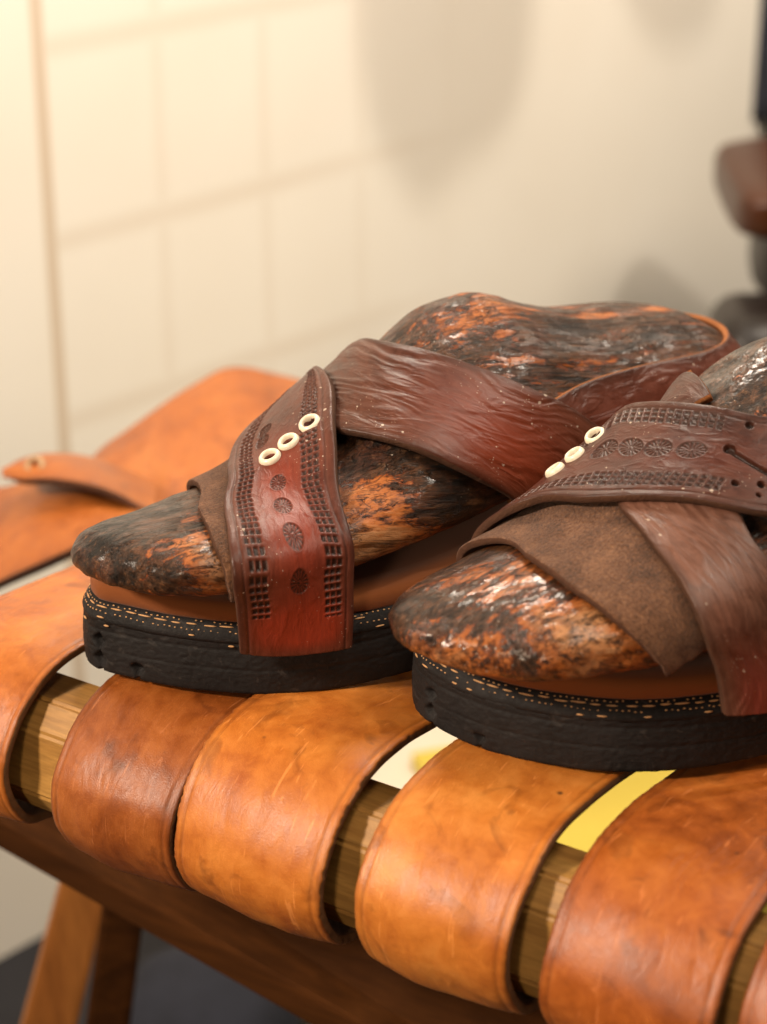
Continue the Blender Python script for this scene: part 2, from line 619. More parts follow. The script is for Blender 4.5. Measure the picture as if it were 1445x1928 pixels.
def tile_mat():
    s = NT('glazed_cream_tile')
    tc = s.add('ShaderNodeTexCoord')
    sep = s.add('ShaderNodeSeparateXYZ', i_0=tc.outputs['Object'])
    ux, uz = sep.outputs[0], sep.outputs[2]
    wob = s.noise(tc.outputs['Object'], 8, 2, .5)
    wob2 = s.math('MULTIPLY', s.math('SUBTRACT', wob, .5), .004)

    def lines(x, pitch, phase, half, soft):
        a = s.math('ADD', s.math('SUBTRACT', x, phase - 40 * pitch), wob2)
        a = s.math('MODULO', s.math('ADD', a, pitch / 2), pitch)
        a = s.math('ABSOLUTE', s.math('SUBTRACT', a, pitch / 2))
        return s.ramp(s.math('MULTIPLY', a, 50.0), [(half * 50, 1.0), ((half + soft) * 50, 0.0)])
    v = lines(ux, .0955, -.0035, .0015, .007)
    h = lines(uz, .1235, -.0425, .002, .009)
    big = s.math('ABSOLUTE', s.math('ADD', ux, .003))
    bigl = s.ramp(s.math('MULTIPLY', big, 50.0), [(.19, 1.0), (.3, 0.0)])
    fade = s.ramp(ux, [(.2, 1.0), (.42, .0)])
    left = s.math('GREATER_THAN', ux, -.001)
    hh = s.math('MULTIPLY', h, left)
    g = s.math('MAXIMUM', s.math('MULTIPLY', v, .15), s.math('MULTIPLY', hh, .25))
    g = s.math('MAXIMUM', s.math('MULTIPLY', g, fade), s.math('MULTIPLY', bigl, .7))
    n = s.noise(tc.outputs['Object'], 5, 3, .5)
    base = s.ramp(n, [(.3, (.82, .77, .68)), (.7, (.86, .82, .74))])
    col = s.mix(g, base, (.56, .43, .30))
    return s.fin(col, .5, s.bump(g, -.3, .002), .3)


wall = box_obj('wall', frame_box((0, 0, 0), (1, 0, 0), (0, 1, 0), (0, 0, 1), -1.6, 3.2, .0, .08, FLOOR - .05, 2.4), tile_mat(), bevel=0)
wall.location = WP
wall.rotation_euler = (0, 0, math.atan2(WU[1], WU[0]))
tag(wall, kind='structure')
floor = box_obj('floor', frame_box((0, 0, FLOOR), (1, 0, 0), (0, 1, 0), (0, 0, 1), -3, 3.5, -3, 3.5, -.05, 0),
                plain('dark_floor', (.014, .014, .018), .55, .3, 9), bevel=0)
tag(floor, kind='structure')

# ------------------------------------------------------------------ shoe geometry
Z0 = 0.0


class Frame:
    def __init__(s, o, ang):
        s.o = np.array([o[0], o[1], o[2]])
        s.ang = ang
        # local +x: toe to heel, local +y: away from the camera, +z up (a right-handed frame)
        s.a = np.array([math.cos(ang), math.sin(ang), 0])
        s.b = np.array([-math.sin(ang), math.cos(ang), 0])
        s.z = np.array([0, 0, 1.0])

    def loc(s, p):
        q = np.asarray(p) - s.o
        return np.stack([q @ s.a, q @ s.b, q @ s.z], -1)

    def ldir(s, d):
        return np.array([d @ s.a, d @ s.b, d @ s.z])


def sqrt_interp(xs, ys, x0, x1):
    """smooth branch of an outline whose ends are rounded (vertical tangents at x0 and x1)"""
    def q(x):
        t = np.clip((np.asarray(x, float) - x0) / (x1 - x0), 0, 1)
        return np.arccos(1 - 2 * t)
    f = pchip(q(xs), ys)
    return lambda x: f(q(x))


class LastShape:
    """section-by-section last; near side is -y"""
    def __init__(s, near, far, top, bot, shift, nup, ni=420, nj=360):
        # tables in mm: near/far = (x, y distance towards near side), top/bot = (x, z)
        x0, x1 = near[0][0], near[-1][0]
        s.x0, s.x1 = x0, x1
        mm = 1e-3
        fn = sqrt_interp([p[0] for p in near], [p[1] for p in near], x0, x1)
        ff = sqrt_interp([p[0] for p in far], [p[1] for p in far], x0, x1)
        ft = sqrt_interp([p[0] for p in top], [p[1] for p in top], x0, x1)
        fb = sqrt_interp([p[0] for p in bot], [p[1] for p in bot], x0, x1)
        fs = pchip([p[0] for p in shift], [p[1] for p in shift])
        fe = pchip([p[0] for p in nup], [p[1] for p in nup])
        phi = np.linspace(0.012, math.pi - .012, ni)
        X = x0 + (x1 - x0) * (1 - np.cos(phi)) / 2
        s.X = X
        yn, yf, zt, zb = fn(X), ff(X), ft(X), fb(X)
        sh, en = fs(X), fe(X)
        th = np.linspace(0, 2 * math.pi, nj, endpoint=False)
        s.th = th
        P = np.zeros((ni, nj, 3))
        for i in range(ni):
            yc = (yn[i] + yf[i]) / 2
            w = (yn[i] - yf[i]) / 2
            hz = zt[i] - zb[i]
            zw = zb[i] + min(.42 * hz, 17)
            c, sn = np.cos(th), np.sin(th)
            e = en[i]
            up = sn >= 0
            cx = np.sign(c) * np.abs(c) ** np.where(up, 2 / e, 2 / 2.6)
            sy = np.abs(sn) ** np.where(up, 2 / e, 2 / 2.6)
            y = yc + w * cx
            z = np.where(up, zw + (zt[i] - zw) * sy, zw - (zw - zb[i]) * sy)
            k = np.clip((z - zw) / max(zt[i] - zw, 1e-6), 0, 1)
            y = y + sh[i] * w * k ** 1.3 * (1 - .0 * k)
            P[i, :, 0] = X[i]
            P[i, :, 1] = -y
            P[i, :, 2] = z
        # soft irregularity of hand-worn wood
        s.P = P * mm


def hull2d(pts):
    pts = sorted(map(tuple, pts))
    def half(ps):
        h = []
        for p in ps:
            while len(h) > 1 and (h[-1][0] - h[-2][0]) * (p[1] - h[-2][1]) - (h[-1][1] - h[-2][1]) * (p[0] - h[-2][0]) <= 0:
                h.pop()
            h.append(p)
        return h
    a, b = half(pts), half(pts[::-1])
    return np.array(a[:-1] + b[:-1])


def form_surface(last, outline_fn, off, zs=(.012, .034), soleoff=.0015, x0=None, x1=None, ni=260, nj=420, use_sole=True):
    """surface a tight strap would follow: per section the convex hull of the last and of the sole edge, as radius over angle"""
    P = last.P
    x0 = x0 if x0 is not None else last.X[0] * 1e-3
    x1 = x1 if x1 is not None else last.X[-1] * 1e-3
    X = np.linspace(x0, x1, ni)
    th = np.linspace(0, 2 * math.pi, nj, endpoint=False)
    cth, sth = np.cos(th), np.sin(th)
    out = np.zeros((ni, nj, 3))
    LX = P[:, 0, 0]
    RR = np.zeros((ni, nj))
    CY = np.zeros(ni)
    CZ = .045
    for i, x in enumerate(X):
        k = np.clip(np.searchsorted(LX, x) - 1, 0, len(LX) - 2)
        t = np.clip((x - LX[k]) / (LX[k + 1] - LX[k]), 0, 1)
        sec = P[k] * (1 - t) + P[k + 1] * t
        pts = sec[:, 1:3]
        cy = (pts[:, 0].min() + pts[:, 0].max()) / 2
        CY[i] = cy
        q = [tuple(p) for p in pts[::3]]
        if use_sole:
            yn, yf = outline_fn(x)
            for z in zs:
                q += [(-(yn + soleoff), z), (-(yf - soleoff), z)]
        H = hull2d(q)
        A, B = H, np.roll(H, -1, axis=0)
        # ray from centre against hull edges
        dx, dz = (B - A)[:, 0], (B - A)[:, 1]
        ax, az = A[:, 0] - cy, A[:, 1] - CZ
        den = cth[:, None] * dz[None] - sth[:, None] * dx[None]
        with np.errstate(all='ignore'):
            tt = (ax * dz - az * dx)[None] / den
            uu = (ax[None] * sth[:, None] - az[None] * cth[:, None]) / (-den) * -1
            uu = (sth[:, None] * ax[None] - cth[:, None] * az[None]) / den
        ok = (tt > 0) & (uu >= -1e-6) & (uu <= 1 + 1e-6)
        RR[i] = np.where(ok, tt, 0).max(axis=1)
    # smooth
    for _ in range(6):
        RR = .5 * RR + .25 * (np.roll(RR, 1, 1) + np.roll(RR, -1, 1))
    for _ in range(10):
        RR[1:-1] = .5 * RR[1:-1] + .25 * (RR[2:] + RR[:-2])
        CY[1:-1] = .5 * CY[1:-1] + .25 * (CY[2:] + CY[:-2])
    out[..., 0] = X[:, None]
    out[..., 1] = CY[:, None] + (RR + off) * cth[None]
    out[..., 2] = CZ + (RR + off) * sth[None]
    return Form(out, X, th)


class Form:
    def __init__(s, P, X, th):
        s.P, s.X, s.th = P, X, th
        ni, nj = P.shape[:2]
        s.ni, s.nj = ni, nj
        V = [Vector(p) for p in P.reshape(-1, 3)]
        F = grid_faces(ni, nj, wrap_j=True)
        s.bvh = BVHTree.FromPolygons(V, [tuple(int(a) for a in f) for f in F])

    def ev(s, xt):
        """(x, theta) -> point"""
        xt = np.asarray(xt)
        fi = np.clip((xt[..., 0] - s.X[0]) / (s.X[1] - s.X[0]), 0, s.ni - 1.001)
        fj = (xt[..., 1] / (2 * math.pi) * s.nj) % s.nj
        i, j = np.floor(fi).astype(int), np.floor(fj).astype(int) % s.nj
        a, b = (fi - i)[..., None], (fj - np.floor(fj))[..., None]
        j2 = (j + 1) % s.nj
        return (s.P[i, j] * (1 - a) * (1 - b) + s.P[i + 1, j] * a * (1 - b) + s.P[i, j2] * (1 - a) * b + s.P[i + 1, j2] * a * b)

    def pick(s, fr, x, y):
        o = fr.loc(CAM)
        d = fr.ldir(ray(x, y))
        d = d / np.linalg.norm(d)
        hit, nrm, idx, dist = s.bvh.ray_cast(Vector(o), Vector(d))
        if hit is None:
            Q = s.P.reshape(-1, 3) - o
            t = Q @ d
            e = np.linalg.norm(Q - t[:, None] * d, axis=1)
            k = int(np.argmin(e))
            if e[k] > .02:
                print('pick far', x, y, e[k])
        else:
            h = np.array(hit)
            k = int(np.argmin(np.linalg.norm(s.P.reshape(-1, 3) - h, axis=1)))
            i, j = divmod(k, s.nj)
            # refine locally
            best = None
            for a in np.linspace(-1, 1, 9):
                for b in np.linspace(-1, 1, 9):
                    xt = np.array([s.X[i] + a * (s.X[1] - s.X[0]), s.th[j] + b * 2 * math.pi / s.nj])
                    e = np.linalg.norm(s.ev(xt) - h)
                    if best is None or e < best[0]:
                        best = (e, xt)
            return best[1]
        i, j = divmod(k, s.nj)
        return np.array([s.X[i], s.th[j]])


def strap_on(name, fr, form, rows, mats, parent, nv, th=.003, off=0.0, offv=None, ext0=None, ext1=None, smooth=4, **kw):
    """rows: ((lx,ly),(rx,ry)) pixel pairs or ('p', (x,th),(x,th)) parameter pairs"""
    L, Rr = [], []
    CTR = form.P.mean(axis=(0, 1))
    po = th + (off if offv is None or off else .004)
    dirn = form.P - form.P.mean(axis=1, keepdims=True) * np.array([1, 1, 0]) - np.array([0, 0, .045])
    dirn[..., 0] = 0
    dirn /= np.linalg.norm(dirn, axis=2, keepdims=True)
    pf = Form(form.P + dirn * po, form.X, form.th)

    def pk(e):
        q = pf.pick(fr, e[0], e[1])
        return q + np.array(e[2:]) if len(e) > 2 else q
    for r in rows:
        if r[0] == 'p':
            L.append(np.array(r[1], float))
            Rr.append(np.array(r[2], float))
        else:
            L.append(pk(r[0]))
            Rr.append(pk(r[1]))
    L, Rr = np.array(L), np.array(Rr)
    for A in (L, Rr):
        A[:, 1] = np.unwrap(A[:, 1])
    while Rr[0, 1] - L[0, 1] > math.pi:
        Rr[:, 1] -= 2 * math.pi
    while Rr[0, 1] - L[0, 1] < -math.pi:
        Rr[:, 1] += 2 * math.pi
    if ext0 is not None:
        L = np.vstack([L[0] + np.array(ext0), L])
        Rr = np.vstack([Rr[0] + np.array(ext0), Rr])
    if ext1 is not None:
        for e in (ext1 if isinstance(ext1, list) else [ext1]):
            e = np.array(e)
            eL, eR = (e[0], e[1]) if e.ndim == 2 else (e, e)
            L = np.vstack([L, L[-1] + eL])
            Rr = np.vstack([Rr, Rr[-1] + eR])
    sc = np.array([1, .045])      # theta scaled to metres for the spline
    Lc = catmull(L * sc, nv) / sc
    Rc = catmull(Rr * sc, nv) / sc
    v = np.linspace(0, 1, nv)

    def surf(u):
        G = Lc[:, None, :] * (1 - u)[None, :, None] + Rc[:, None, :] * u[None, :, None]
        P = form.ev(G)
        for _ in range(smooth):
            Q = P.copy()
            Q[1:-1] = .5 * P[1:-1] + .25 * (P[2:] + P[:-2])
            P = Q
        dPu, dPv = np.gradient(P, axis=1), np.gradient(P, axis=0)
        Nn = np.cross(dPv, dPu)
        Nn /= np.linalg.norm(Nn, axis=2, keepdims=True) + 1e-12
        for _ in range(8):
            Nn[1:-1] = .5 * Nn[1:-1] + .25 * (Nn[2:] + Nn[:-2])
            Nn[:, 1:-1] = .5 * Nn[:, 1:-1] + .25 * (Nn[:, 2:] + Nn[:, :-2])
        if np.sum(Nn * (P - CTR)) < 0:
            Nn = -Nn
        o = off if offv is None else offv(v[:, None], u[None, :])[..., None]
        sgn = 1.0
        return P + Nn * sgn * (th + o)
    PL, PR = form.ev(Lc), form.ev(Rc)
    P0 = surf(np.linspace(0, 1, 12))
    M0 = form.P.mean(axis=(0, 1))
    # outward field for the ribbon's own normals: evaluated on the same (nv, nu) grid through a mean direction per row
    row_dir = (P0.mean(axis=1) - CTR)[:, None, :] * np.ones((1, 1, 3))
    o = ribbon(name, PL, PR, mats, parent, th=th, surf=surf, outv=row_dir, **kw)
    return o, (Lc, Rc, surf)


def outline_branches(pts):
    """closed outline (x, y near positive, mm) -> function x -> (near, far) and dense closed polyline"""
    D = catmull(pts, 900, closed=True) * 1e-3

    def fn(x):
        xs, ys = D[:, 0], D[:, 1]
        x2, y2 = np.roll(xs, -1), np.roll(ys, -1)
        x = min(max(x, xs.min() + 1e-4), xs.max() - 1e-4)
        k = ((xs <= x) & (x2 > x)) | ((xs > x) & (x2 <= x))
        yy = ys[k] + (x - xs[k]) / (x2[k] - xs[k]) * (y2[k] - ys[k])
        return yy.max(), yy.min()
    return fn, D


def offset_poly(D, d):
    """offset closed polyline (x, y) outward by d (array or scalar)"""
    t = np.roll(D, -2, 0) - np.roll(D, 2, 0)
    t /= np.linalg.norm(t, axis=1, keepdims=True)
    n = np.stack([t[:, 1], -t[:, 0]], -1)
    area = np.sum(D[:, 0] * np.roll(D[:, 1], -1) - np.roll(D[:, 0], -1) * D[:, 1])
    if area < 0:
        n = -n
    return D + n * (np.asarray(d)[..., None] if np.ndim(d) else d)


def layer(name, D, prof, mat, parent, disp=None, n=None, cap=True, zf=None):
    """closed ring surface: prof list of (outward offset, z); disp(s, k, z) extra outward offset; D in (x, y near)"""
    if n:
        D = catmull(D[::max(1, len(D) // 220)], n, closed=True)
    N = len(D)
    seg = np.linalg.norm(np.diff(np.vstack([D, D[:1]]), axis=0), axis=1)
    S = np.concatenate([[0], np.cumsum(seg)])[:-1]
    rings = []
    for k, (o, z) in enumerate(prof):
        dd = np.full(N, float(o))
        zz = np.full(N, float(z))
        if disp is not None:
            r = disp(S, D, z)
            if isinstance(r, tuple):
                dd = dd + r[0]
                zz = zz + r[1]
            else:
                dd = dd + r
        Q = offset_poly(D, dd)
        rings.append(np.stack([Q[:, 0], -Q[:, 1], zz], -1))
    V = np.concatenate(rings)
    m = len(prof)
    F = grid_faces(m, N, wrap_j=True)
    fl = [list(map(int, f)) for f in F]
    if cap:
        # cap by bridging to a shrunken inner ring, then an n-gon
        fl.append([int(a) for a in range(N)][::-1])
        fl.append([int((m - 1) * N + a) for a in range(N)])
    o = mk(name, V, fl, mat, parent)
    bm = bmesh.new()
    bm.from_mesh(o.data)
    bmesh.ops.recalc_face_normals(bm, faces=bm.faces)
    bm.to_mesh(o.data)
    bm.free()
    for p in o.data.polygons:
        if len(p.vertices) > 4:
            p.use_smooth = False
    return o


# ------------------------------------------------------------------ leather strip decorations
def stamp_fn(bands, rosettes, holes, slots=(), crease=.0035, pitch=.0027, vr=(0, 1), wv=None):
    """height and dye of tooled leather. bands: (u centre, v0, v1); rosettes: (u, v, r); holes: (u, v, r)"""
    def f(U, V, W, L):
        h = np.zeros_like(U)
        dk = np.zeros_like(U)
        d = np.minimum(U, W - U)
        g = np.exp(-((d - crease) / .00045) ** 2)
        h -= .00035 * g
        dk += .45 * g + .35 * sstep(.0035, .0005, d)
        for (uc, v0, v1, bw) in bands:
            uu = (U - uc)
            inside = sstep(bw / 2 + .0002, bw / 2 - .0002, np.abs(uu)) * sstep(v0 - .0002, v0 + .0002, V) * sstep(v1 + .0002, v1 - .0002, V)
            k = np.floor(V / pitch)
            jit = (vnoise(k * 3.1, k * 0 + 5, 3) - .5) * .0006
            ph = (V / pitch - k)
            bar = sstep(.10, .2, ph) * sstep(.86, .74, ph)
            cw = bw / 3
            cp = ((uu + jit + bw / 2) / cw) % 1.0
            cell = sstep(.08, .26, cp) * sstep(.96, .80, cp)
            depth = .6 + .5 * vnoise(k * 1.7, np.floor((uu + bw / 2) / cw) * 2.3, 5)
            half = np.where(ph < .5, 1.0, .82)
            h -= .0008 * inside * bar * cell * depth * half
            ridge = inside * sstep(.14, .02, np.minimum(ph, 1 - ph)) * .00018
            h += ridge
            dk += .85 * inside * bar * cell + .10 * inside
        for (uc, vc, r) in rosettes:
            x, y = (U - uc) / (r * .82), (V - vc) / r
            rr = np.sqrt(x * x + y * y) + 1e-9
            an = np.arctan2(y, x)
            ins = sstep(1.08, .95, rr)
            pet = .5 + .5 * np.cos(an * 15)
            h -= .0005 * ins * (1 - .75 * pet * sstep(.15, .35, rr) * sstep(1.0, .85, rr)) 
            h += .00045 * np.exp(-(rr / .16) ** 2)
            rim = np.exp(-((rr - 1.05) / .08) ** 2)
            h += .00015 * rim
            dk += ins * (.22 + .75 * (1 - pet)) + .4 * rim
        for (uc, vc, r) in holes:
            rr = np.hypot(U - uc, V - vc)
            ins = sstep(r, r * .75, rr)
            h -= .0024 * ins
            dk += 1.2 * ins + .3 * sstep(r * 1.7, r, rr)
        for (u0, v0, u1, v1, r) in slots:
            ax, ay = u1 - u0, v1 - v0
            t = np.clip(((U - u0) * ax + (V - v0) * ay) / (ax * ax + ay * ay), 0, 1)
            rr = np.hypot(U - u0 - ax * t, V - v0 - ay * t)
            ins = sstep(r, r * .8, rr)
            h -= .0024 * ins
            dk += 1.3 * ins
        h += fbm(U * 90, V * 60, 11) * .0006
        return h, np.clip(dk, 0, 1)
    return f


def glow_attr(o, fn):
    """second dye: where the leather was dyed a brighter red (function of the UV in metres)"""
    me = o.data
    n = len(me.vertices)
    idx = np.zeros(len(me.loops), np.int32)
    me.loops.foreach_get('vertex_index', idx)
    uv = np.zeros(len(me.loops) * 2, np.float32)
    me.uv_layers[0].data.foreach_get('uv', uv)
    uv = uv.reshape(-1, 2)
    U = np.zeros(n)
    V = np.zeros(n)
    U[idx] = uv[:, 0]
    V[idx] = uv[:, 1]
    a = me.attributes.new('glow', 'FLOAT', 'POINT')
    a.data.foreach_set('value', np.clip(fn(U, V), 0, 1).astype(np.float32))


def wrinkle_fn(amp=.0009, sc=260, lv=.25, seed=1, crease=None, slant=0.0):
    def f(U, V, W, L):
        n = fbm((U + slant * V) * sc + 5 * fbm(U * 50, V * 45, seed + 4), V * sc * lv * .5, seed, 2)
        h = amp * (-np.abs(n) * 2.2 + .4)
        h += fbm(U * 40, V * 30, seed + 8) * .0012
        d = np.minimum(U, W - U)
        dk = .5 * sstep(.004, .0004, d)
        if crease:
            g = np.exp(-((d - crease) / .0005) ** 2)
            h -= .0003 * g
            dk += .4 * g
        return h * sstep(0, .003, d), np.clip(dk, 0, 1)
    return f


def eyelet(name, p, n, r, parent, mat, tilt=0):
    n = np.array(n) / np.linalg.norm(n)
    up = np.array([0, 0, 1.0])
    a = np.cross(up, n)
    a /= np.linalg.norm(a)
    b = np.cross(n, a)
    prof = [(r * .56, -.0016), (r * .56, .0000), (r * .60, .0006), (r * .66, .0012), (r * .80, .0012), (r * .94, .0006), (r, -.0002), (r * .99, -.0008)]
    NS = 40
    V = []
    for (rr, z) in prof:
        for k in range(NS):
            t = 2 * math.pi * k / NS
            V.append(p + a * rr * math.cos(t) + b * rr * math.sin(t) + n * z)
    F = grid_faces(len(prof), NS, wrap_j=True)
    return mk(name, V, F, mat, parent)


def heel_band(name, last, rows, ctr, parent, mats, off=.0004, th=.003):
    """strap standing round the heel: rays from outside onto the last, station by station"""
    V = [Vector(p) for p in last.P.reshape(-1, 3)]
    bvh = BVHTree.FromPolygons(V, [tuple(int(a) for a in f) for f in grid_faces(*last.P.shape[:2], wrap_j=True)])
    st = []
    fz = pchip([r[0] for r in rows], [(r[1], r[2]) for r in rows])
    for x in np.linspace(rows[0][0], ctr[0], 90):
        lo, hi = fz(x)[0]
        st.append(((x, -.2), (0, 1), lo, hi))
    lo, hi = rows[-1][1:]
    for a in np.linspace(0, math.pi, 120)[1:]:
        st.append(((ctr[0] + .2 * math.sin(a), ctr[1] - .2 * math.cos(a)), (-math.sin(a), math.cos(a)), lo, hi))
    for x in np.linspace(ctr[0], .15, 60)[1:]:
        st.append(((x, .2), (0, -1), lo, hi))
    G = np.zeros((len(st), 24, 3))
    for i, (p, d, lo, hi) in enumerate(st):
        last_h = None
        for k in range(24):
            z = lo + (hi - lo) * k / 23
            h, n, f, dist = bvh.ray_cast(Vector((p[0], p[1], z)), Vector((d[0], d[1], 0)))
            q = np.array(h) if h is not None else None
            if q is None:
                q = last_h + np.array([d[0], d[1], 0]) * .002 + np.array([0, 0, (hi - lo) / 23])
            last_h = q
            G[i, k] = q - np.array([d[0], d[1], 0]) * (th + off)
    # a taut strip does not follow every hollow: limit how far the upper edge leans in
    for i in range(len(st)):
        d = np.array([st[i][1][0], st[i][1][1], 0])
        lean = (G[i] - G[i, 6]) @ d
        G[i] -= d[None] * np.clip(lean - .010, 0, None)[:, None]
    for _ in range(30):
        G[1:-1] = .5 * G[1:-1] + .25 * (G[2:] + G[:-2])
    for _ in range(6):
        G[:, 1:-1] = .5 * G[:, 1:-1] + .25 * (G[:, 2:] + G[:, :-2])

    def surf(u):
        f = np.clip(u * 23, 0, 22.999)
        k = f.astype(int)
        t = (f - k)[None, :, None]
        return G[:, k] * (1 - t) + G[:, k + 1] * t
    out = (G[:, 12] - np.array([.22, 0, .05]))[:, None] * np.array([0, 1, 0]) + 0
    out = np.zeros((len(st), 1, 3))
    for i in range(len(st)):
        out[i, 0, :2] = -np.array(st[i][1])
    return ribbon(name, G[:, 0], G[:, -1], mats, parent, th=th, surf=surf, outv=out, disp=wrinkle_fn(.0003, 220, .3, 5))


# ------------------------------------------------------------------ materials used by shoes
M_P = wine_leather('tooled_wine_leather', (.04, .014, .009), (.105, .033, .019), (.27, .034, .014), wr_scale=(1, .5, 1), wr=.22)
M_Q = wine_leather('creased_wine_leather', (.040, .014, .008), (.092, .032, .018), (.21, .034, .012), wr_scale=(1, .25, 1), wr=.28)
M_P2 = wine_leather('tooled_brown_leather', (.026, .008, .005), (.072, .022, .012), (.12, .024, .012), wr_scale=(1, .5, 1), wr=.22)
M_Q2 = wine_leather('pale_rose_leather', (.07, .028, .017), (.16, .07, .045), (.20, .036, .024), wr_scale=(1, .25, 1), wr=.28)
M_H = wine_leather('heel_wine_leather', (.045, .016, .010), (.11, .036, .022), (.17, .035, .018), wr_scale=(1, .3, 1), wr=.4)
M_S = suede('brown_suede', (.15, .064, .030), (.32, .155, .078))
M_E = edge_mat('cut_leather_edge', (.045, .02, .012), (.12, .05, .025))
M_ES = edge_mat('seat_strap_edge', (.11, .045, .018), (.28, .13, .055))
M_EO = edge_mat('raw_tan_edge', (.20, .065, .018), (.38, .14, .045))
M_IN = suede('insole_edge_leather', (.22, .066, .019), (.36, .12, .04))
M_INT = plain('insole_top_leather', (.16, .05, .02), .5, .3, 60)
M_R = rubber('black_rubber')
M_EY = plain('ivory_enamel', (.78, .68, .52), .28, .05, 300, .6, .02)
M_TH = plain('waxed_thread', (.55, .30, .13), .6, .2, 600)


# ------------------------------------------------------------------ sole builder
def build_sole(root, D, H, seed, zin, notch_s):
    def out_disp(S, Dp, z):
        n = fbm(S * 70, z * 120 + S * 0, seed) * .0005 + fbm(S * 700, z * 1400 + S * 0, seed + 2) * .0005
        # seams of the rubber slab
        for zz, a in ((.0095, .00025), (.0165, .00030)):
            n = n - a * np.exp(-((z - zz - .001 * fbm(S * 25, S * 0, seed + 5)) / .0006) ** 2)
        # tread lugs cut up from below near the toe
        for (s0, w, hgt, dep) in notch_s:
            dx = Dp[:, 0] - s0[0] * 1e-3
            dy = Dp[:, 1] - s0[1] * 1e-3
            g = np.exp(-((np.hypot(dx, dy) + .0012 * math.sin(z * 900)) / w) ** 4)
            n = n - dep * g * float(sstep(hgt + .002, hgt - .002, z))
        return n
    zs = np.concatenate([[0.0, 0.0008, .002], np.linspace(.0035, H - .001, 34)])
    prof = [(-.004, .0002), (-.0012, .0)] + [(-.0003 + .0004 * math.sin(z * 200), z) for z in zs[1:]] + [(-.0006, H - .0002), (-.002, H)]
    outsole = layer('outsole', D, prof, M_R, root, out_disp, n=1000)
    # welt: bevelled rubber rim climbing to the leather insole
    def wd_(S, Dp, z):
        return fbm(S * 200, z * 500 + S * 0, seed + 9) * .0005
    welt = layer('welt', D, [(-.006, H - .0015), (-.0006, H - .0012), (-.0003, H), (-.0006, H + .0010), (-.0014, H + .0026), (-.0026, H + .0044), (-.0038, H + .0054), (-.008, H + .0056)], M_R, root, wd_, n=700)
    zi = H + .0050
    ins = layer('insole', D, [(-.0060, zi - .0006), (-.0042, zi + .0002), (-.0034, zi + .0014), (-.0036, zin - .0022), (-.0044, zin - .0008), (-.0062, zin), (-.014, zin - .0002), (-.018, zin - .001)], M_IN, root,
                lambda S, Dp, z: fbm(S * 60, z * 200 + S * 0, seed + 3) * .0012 + fbm(S * 600, z * 900 + S * 0, seed + 13) * .0003, n=600)
    # stitches lying on the sloped welt, two rows, plus pricked dots between
    rnd = random.Random(seed)
    V, F = [], []

    def bead(c, t, n, ln, r, sq=.6):
        b0 = len(V)
        s_ = np.cross(t, n)
        K, Mm = 5, 6
        for k in range(K):
            q = -1 + 2 * k / (K - 1)
            rr = r * math.sqrt(max(.12, 1 - q * q * .85))
            for m in range(Mm):
                a = 2 * math.pi * m / Mm
                V.append(c + t * q * ln / 2 + (s_ * math.cos(a) + n * math.sin(a) * sq) * rr)
        for k in range(K - 1):
            for m in range(Mm):
                F.append([b0 + k * Mm + m, b0 + k * Mm + (m + 1) % Mm, b0 + (k + 1) * Mm + (m + 1) % Mm, b0 + (k + 1) * Mm + m])
        F.append([b0 + m for m in range(Mm)][::-1])
        F.append([b0 + (K - 1) * Mm + m for m in range(Mm)])
    Dn = catmull(D[::4], 1400, closed=True)
    seg = np.linalg.norm(np.diff(np.vstack([Dn, Dn[:1]]), axis=0), axis=1)
    S = np.concatenate([[0], np.cumsum(seg)])

    def row(off, z, pitch, ln, r, keep, lift=.0001):
        Q = offset_poly(Dn, off)
        k = pitch / 2
        while k < S[-1] - pitch:
            i = min(int(np.searchsorted(S, k)), len(Q) - 2)
            kk = k
            k += pitch * rnd.uniform(.9, 1.1)
            if rnd.random() > keep:
                continue
            t = Q[(i + 1) % len(Q)] - Q[i - 1]
            t = np.array([t[0], -t[1], 0])
            t /= np.linalg.norm(t)
            nn = np.cross(t, [0, 0, 1])
            c = np.array([Q[i][0], -Q[i][1], z + rnd.uniform(-.0003, .0003)])
            ctr = np.array([Dn[:, 0].mean(), -Dn[:, 1].mean(), 0])
            if nn @ (c - ctr) < 0:
                nn = -nn
            nn = nn * .65 + np.array([0, 0, .76])
            bead(c + nn * lift, t, nn, ln * rnd.uniform(.75, 1.2), r)
    row(-.0024, H + .0040, .0058, .0042, .00034, .92)
    row(-.0031, H + .0049, .0021, .0008, .00026, .85)
    row(-.0014, H + .0025, .0021, .0008, .00026, .85)
    row(-.0006, H + .0009, .0072, .0028, .00034, .35)
    row(-.0002, H - .0020, .0115, .0024, .0004, .35, .0006)
    mk('stitching', V, F, M_TH, root)


def finish_last(name, shape, fr, mat, label, grp):
    o = mk(name, shape.P.reshape(-1, 3), grid_faces(*shape.P.shape[:2], wrap_j=True), mat)
    me = o.data
    bm = bmesh.new()
    bm.from_mesh(me)
    bm.verts.ensure_lookup_table()
    ni, nj = shape.P.shape[:2]
    bm.faces.new([bm.verts[j] for j in range(nj)])
    bm.faces.new([bm.verts[(ni - 1) * nj + j] for j in range(nj)][::-1])
    bmesh.ops.recalc_face_normals(bm, faces=bm.faces)
    for v in bm.verts:
        # carved dents and flaked hollows
        p = v.co
        a = float(fbm(np.array(p.x * 38), np.array(p.y * 55 + p.z * 60), 21))
        b = float(fbm(np.array(p.x * 90), np.array(p.y * 260 + p.z * 200), 31))
        v.co = p + v.normal * (a * .0016 + b * .0009)
    bm.to_mesh(me)
    bm.free()
    me.polygons.foreach_set('use_smooth', np.ones(len(me.polygons), bool))
    o.location = fr.o
    o.rotation_euler = (0, 0, fr.ang)
    tag(o, label, 'shoe last', grp)
    return o


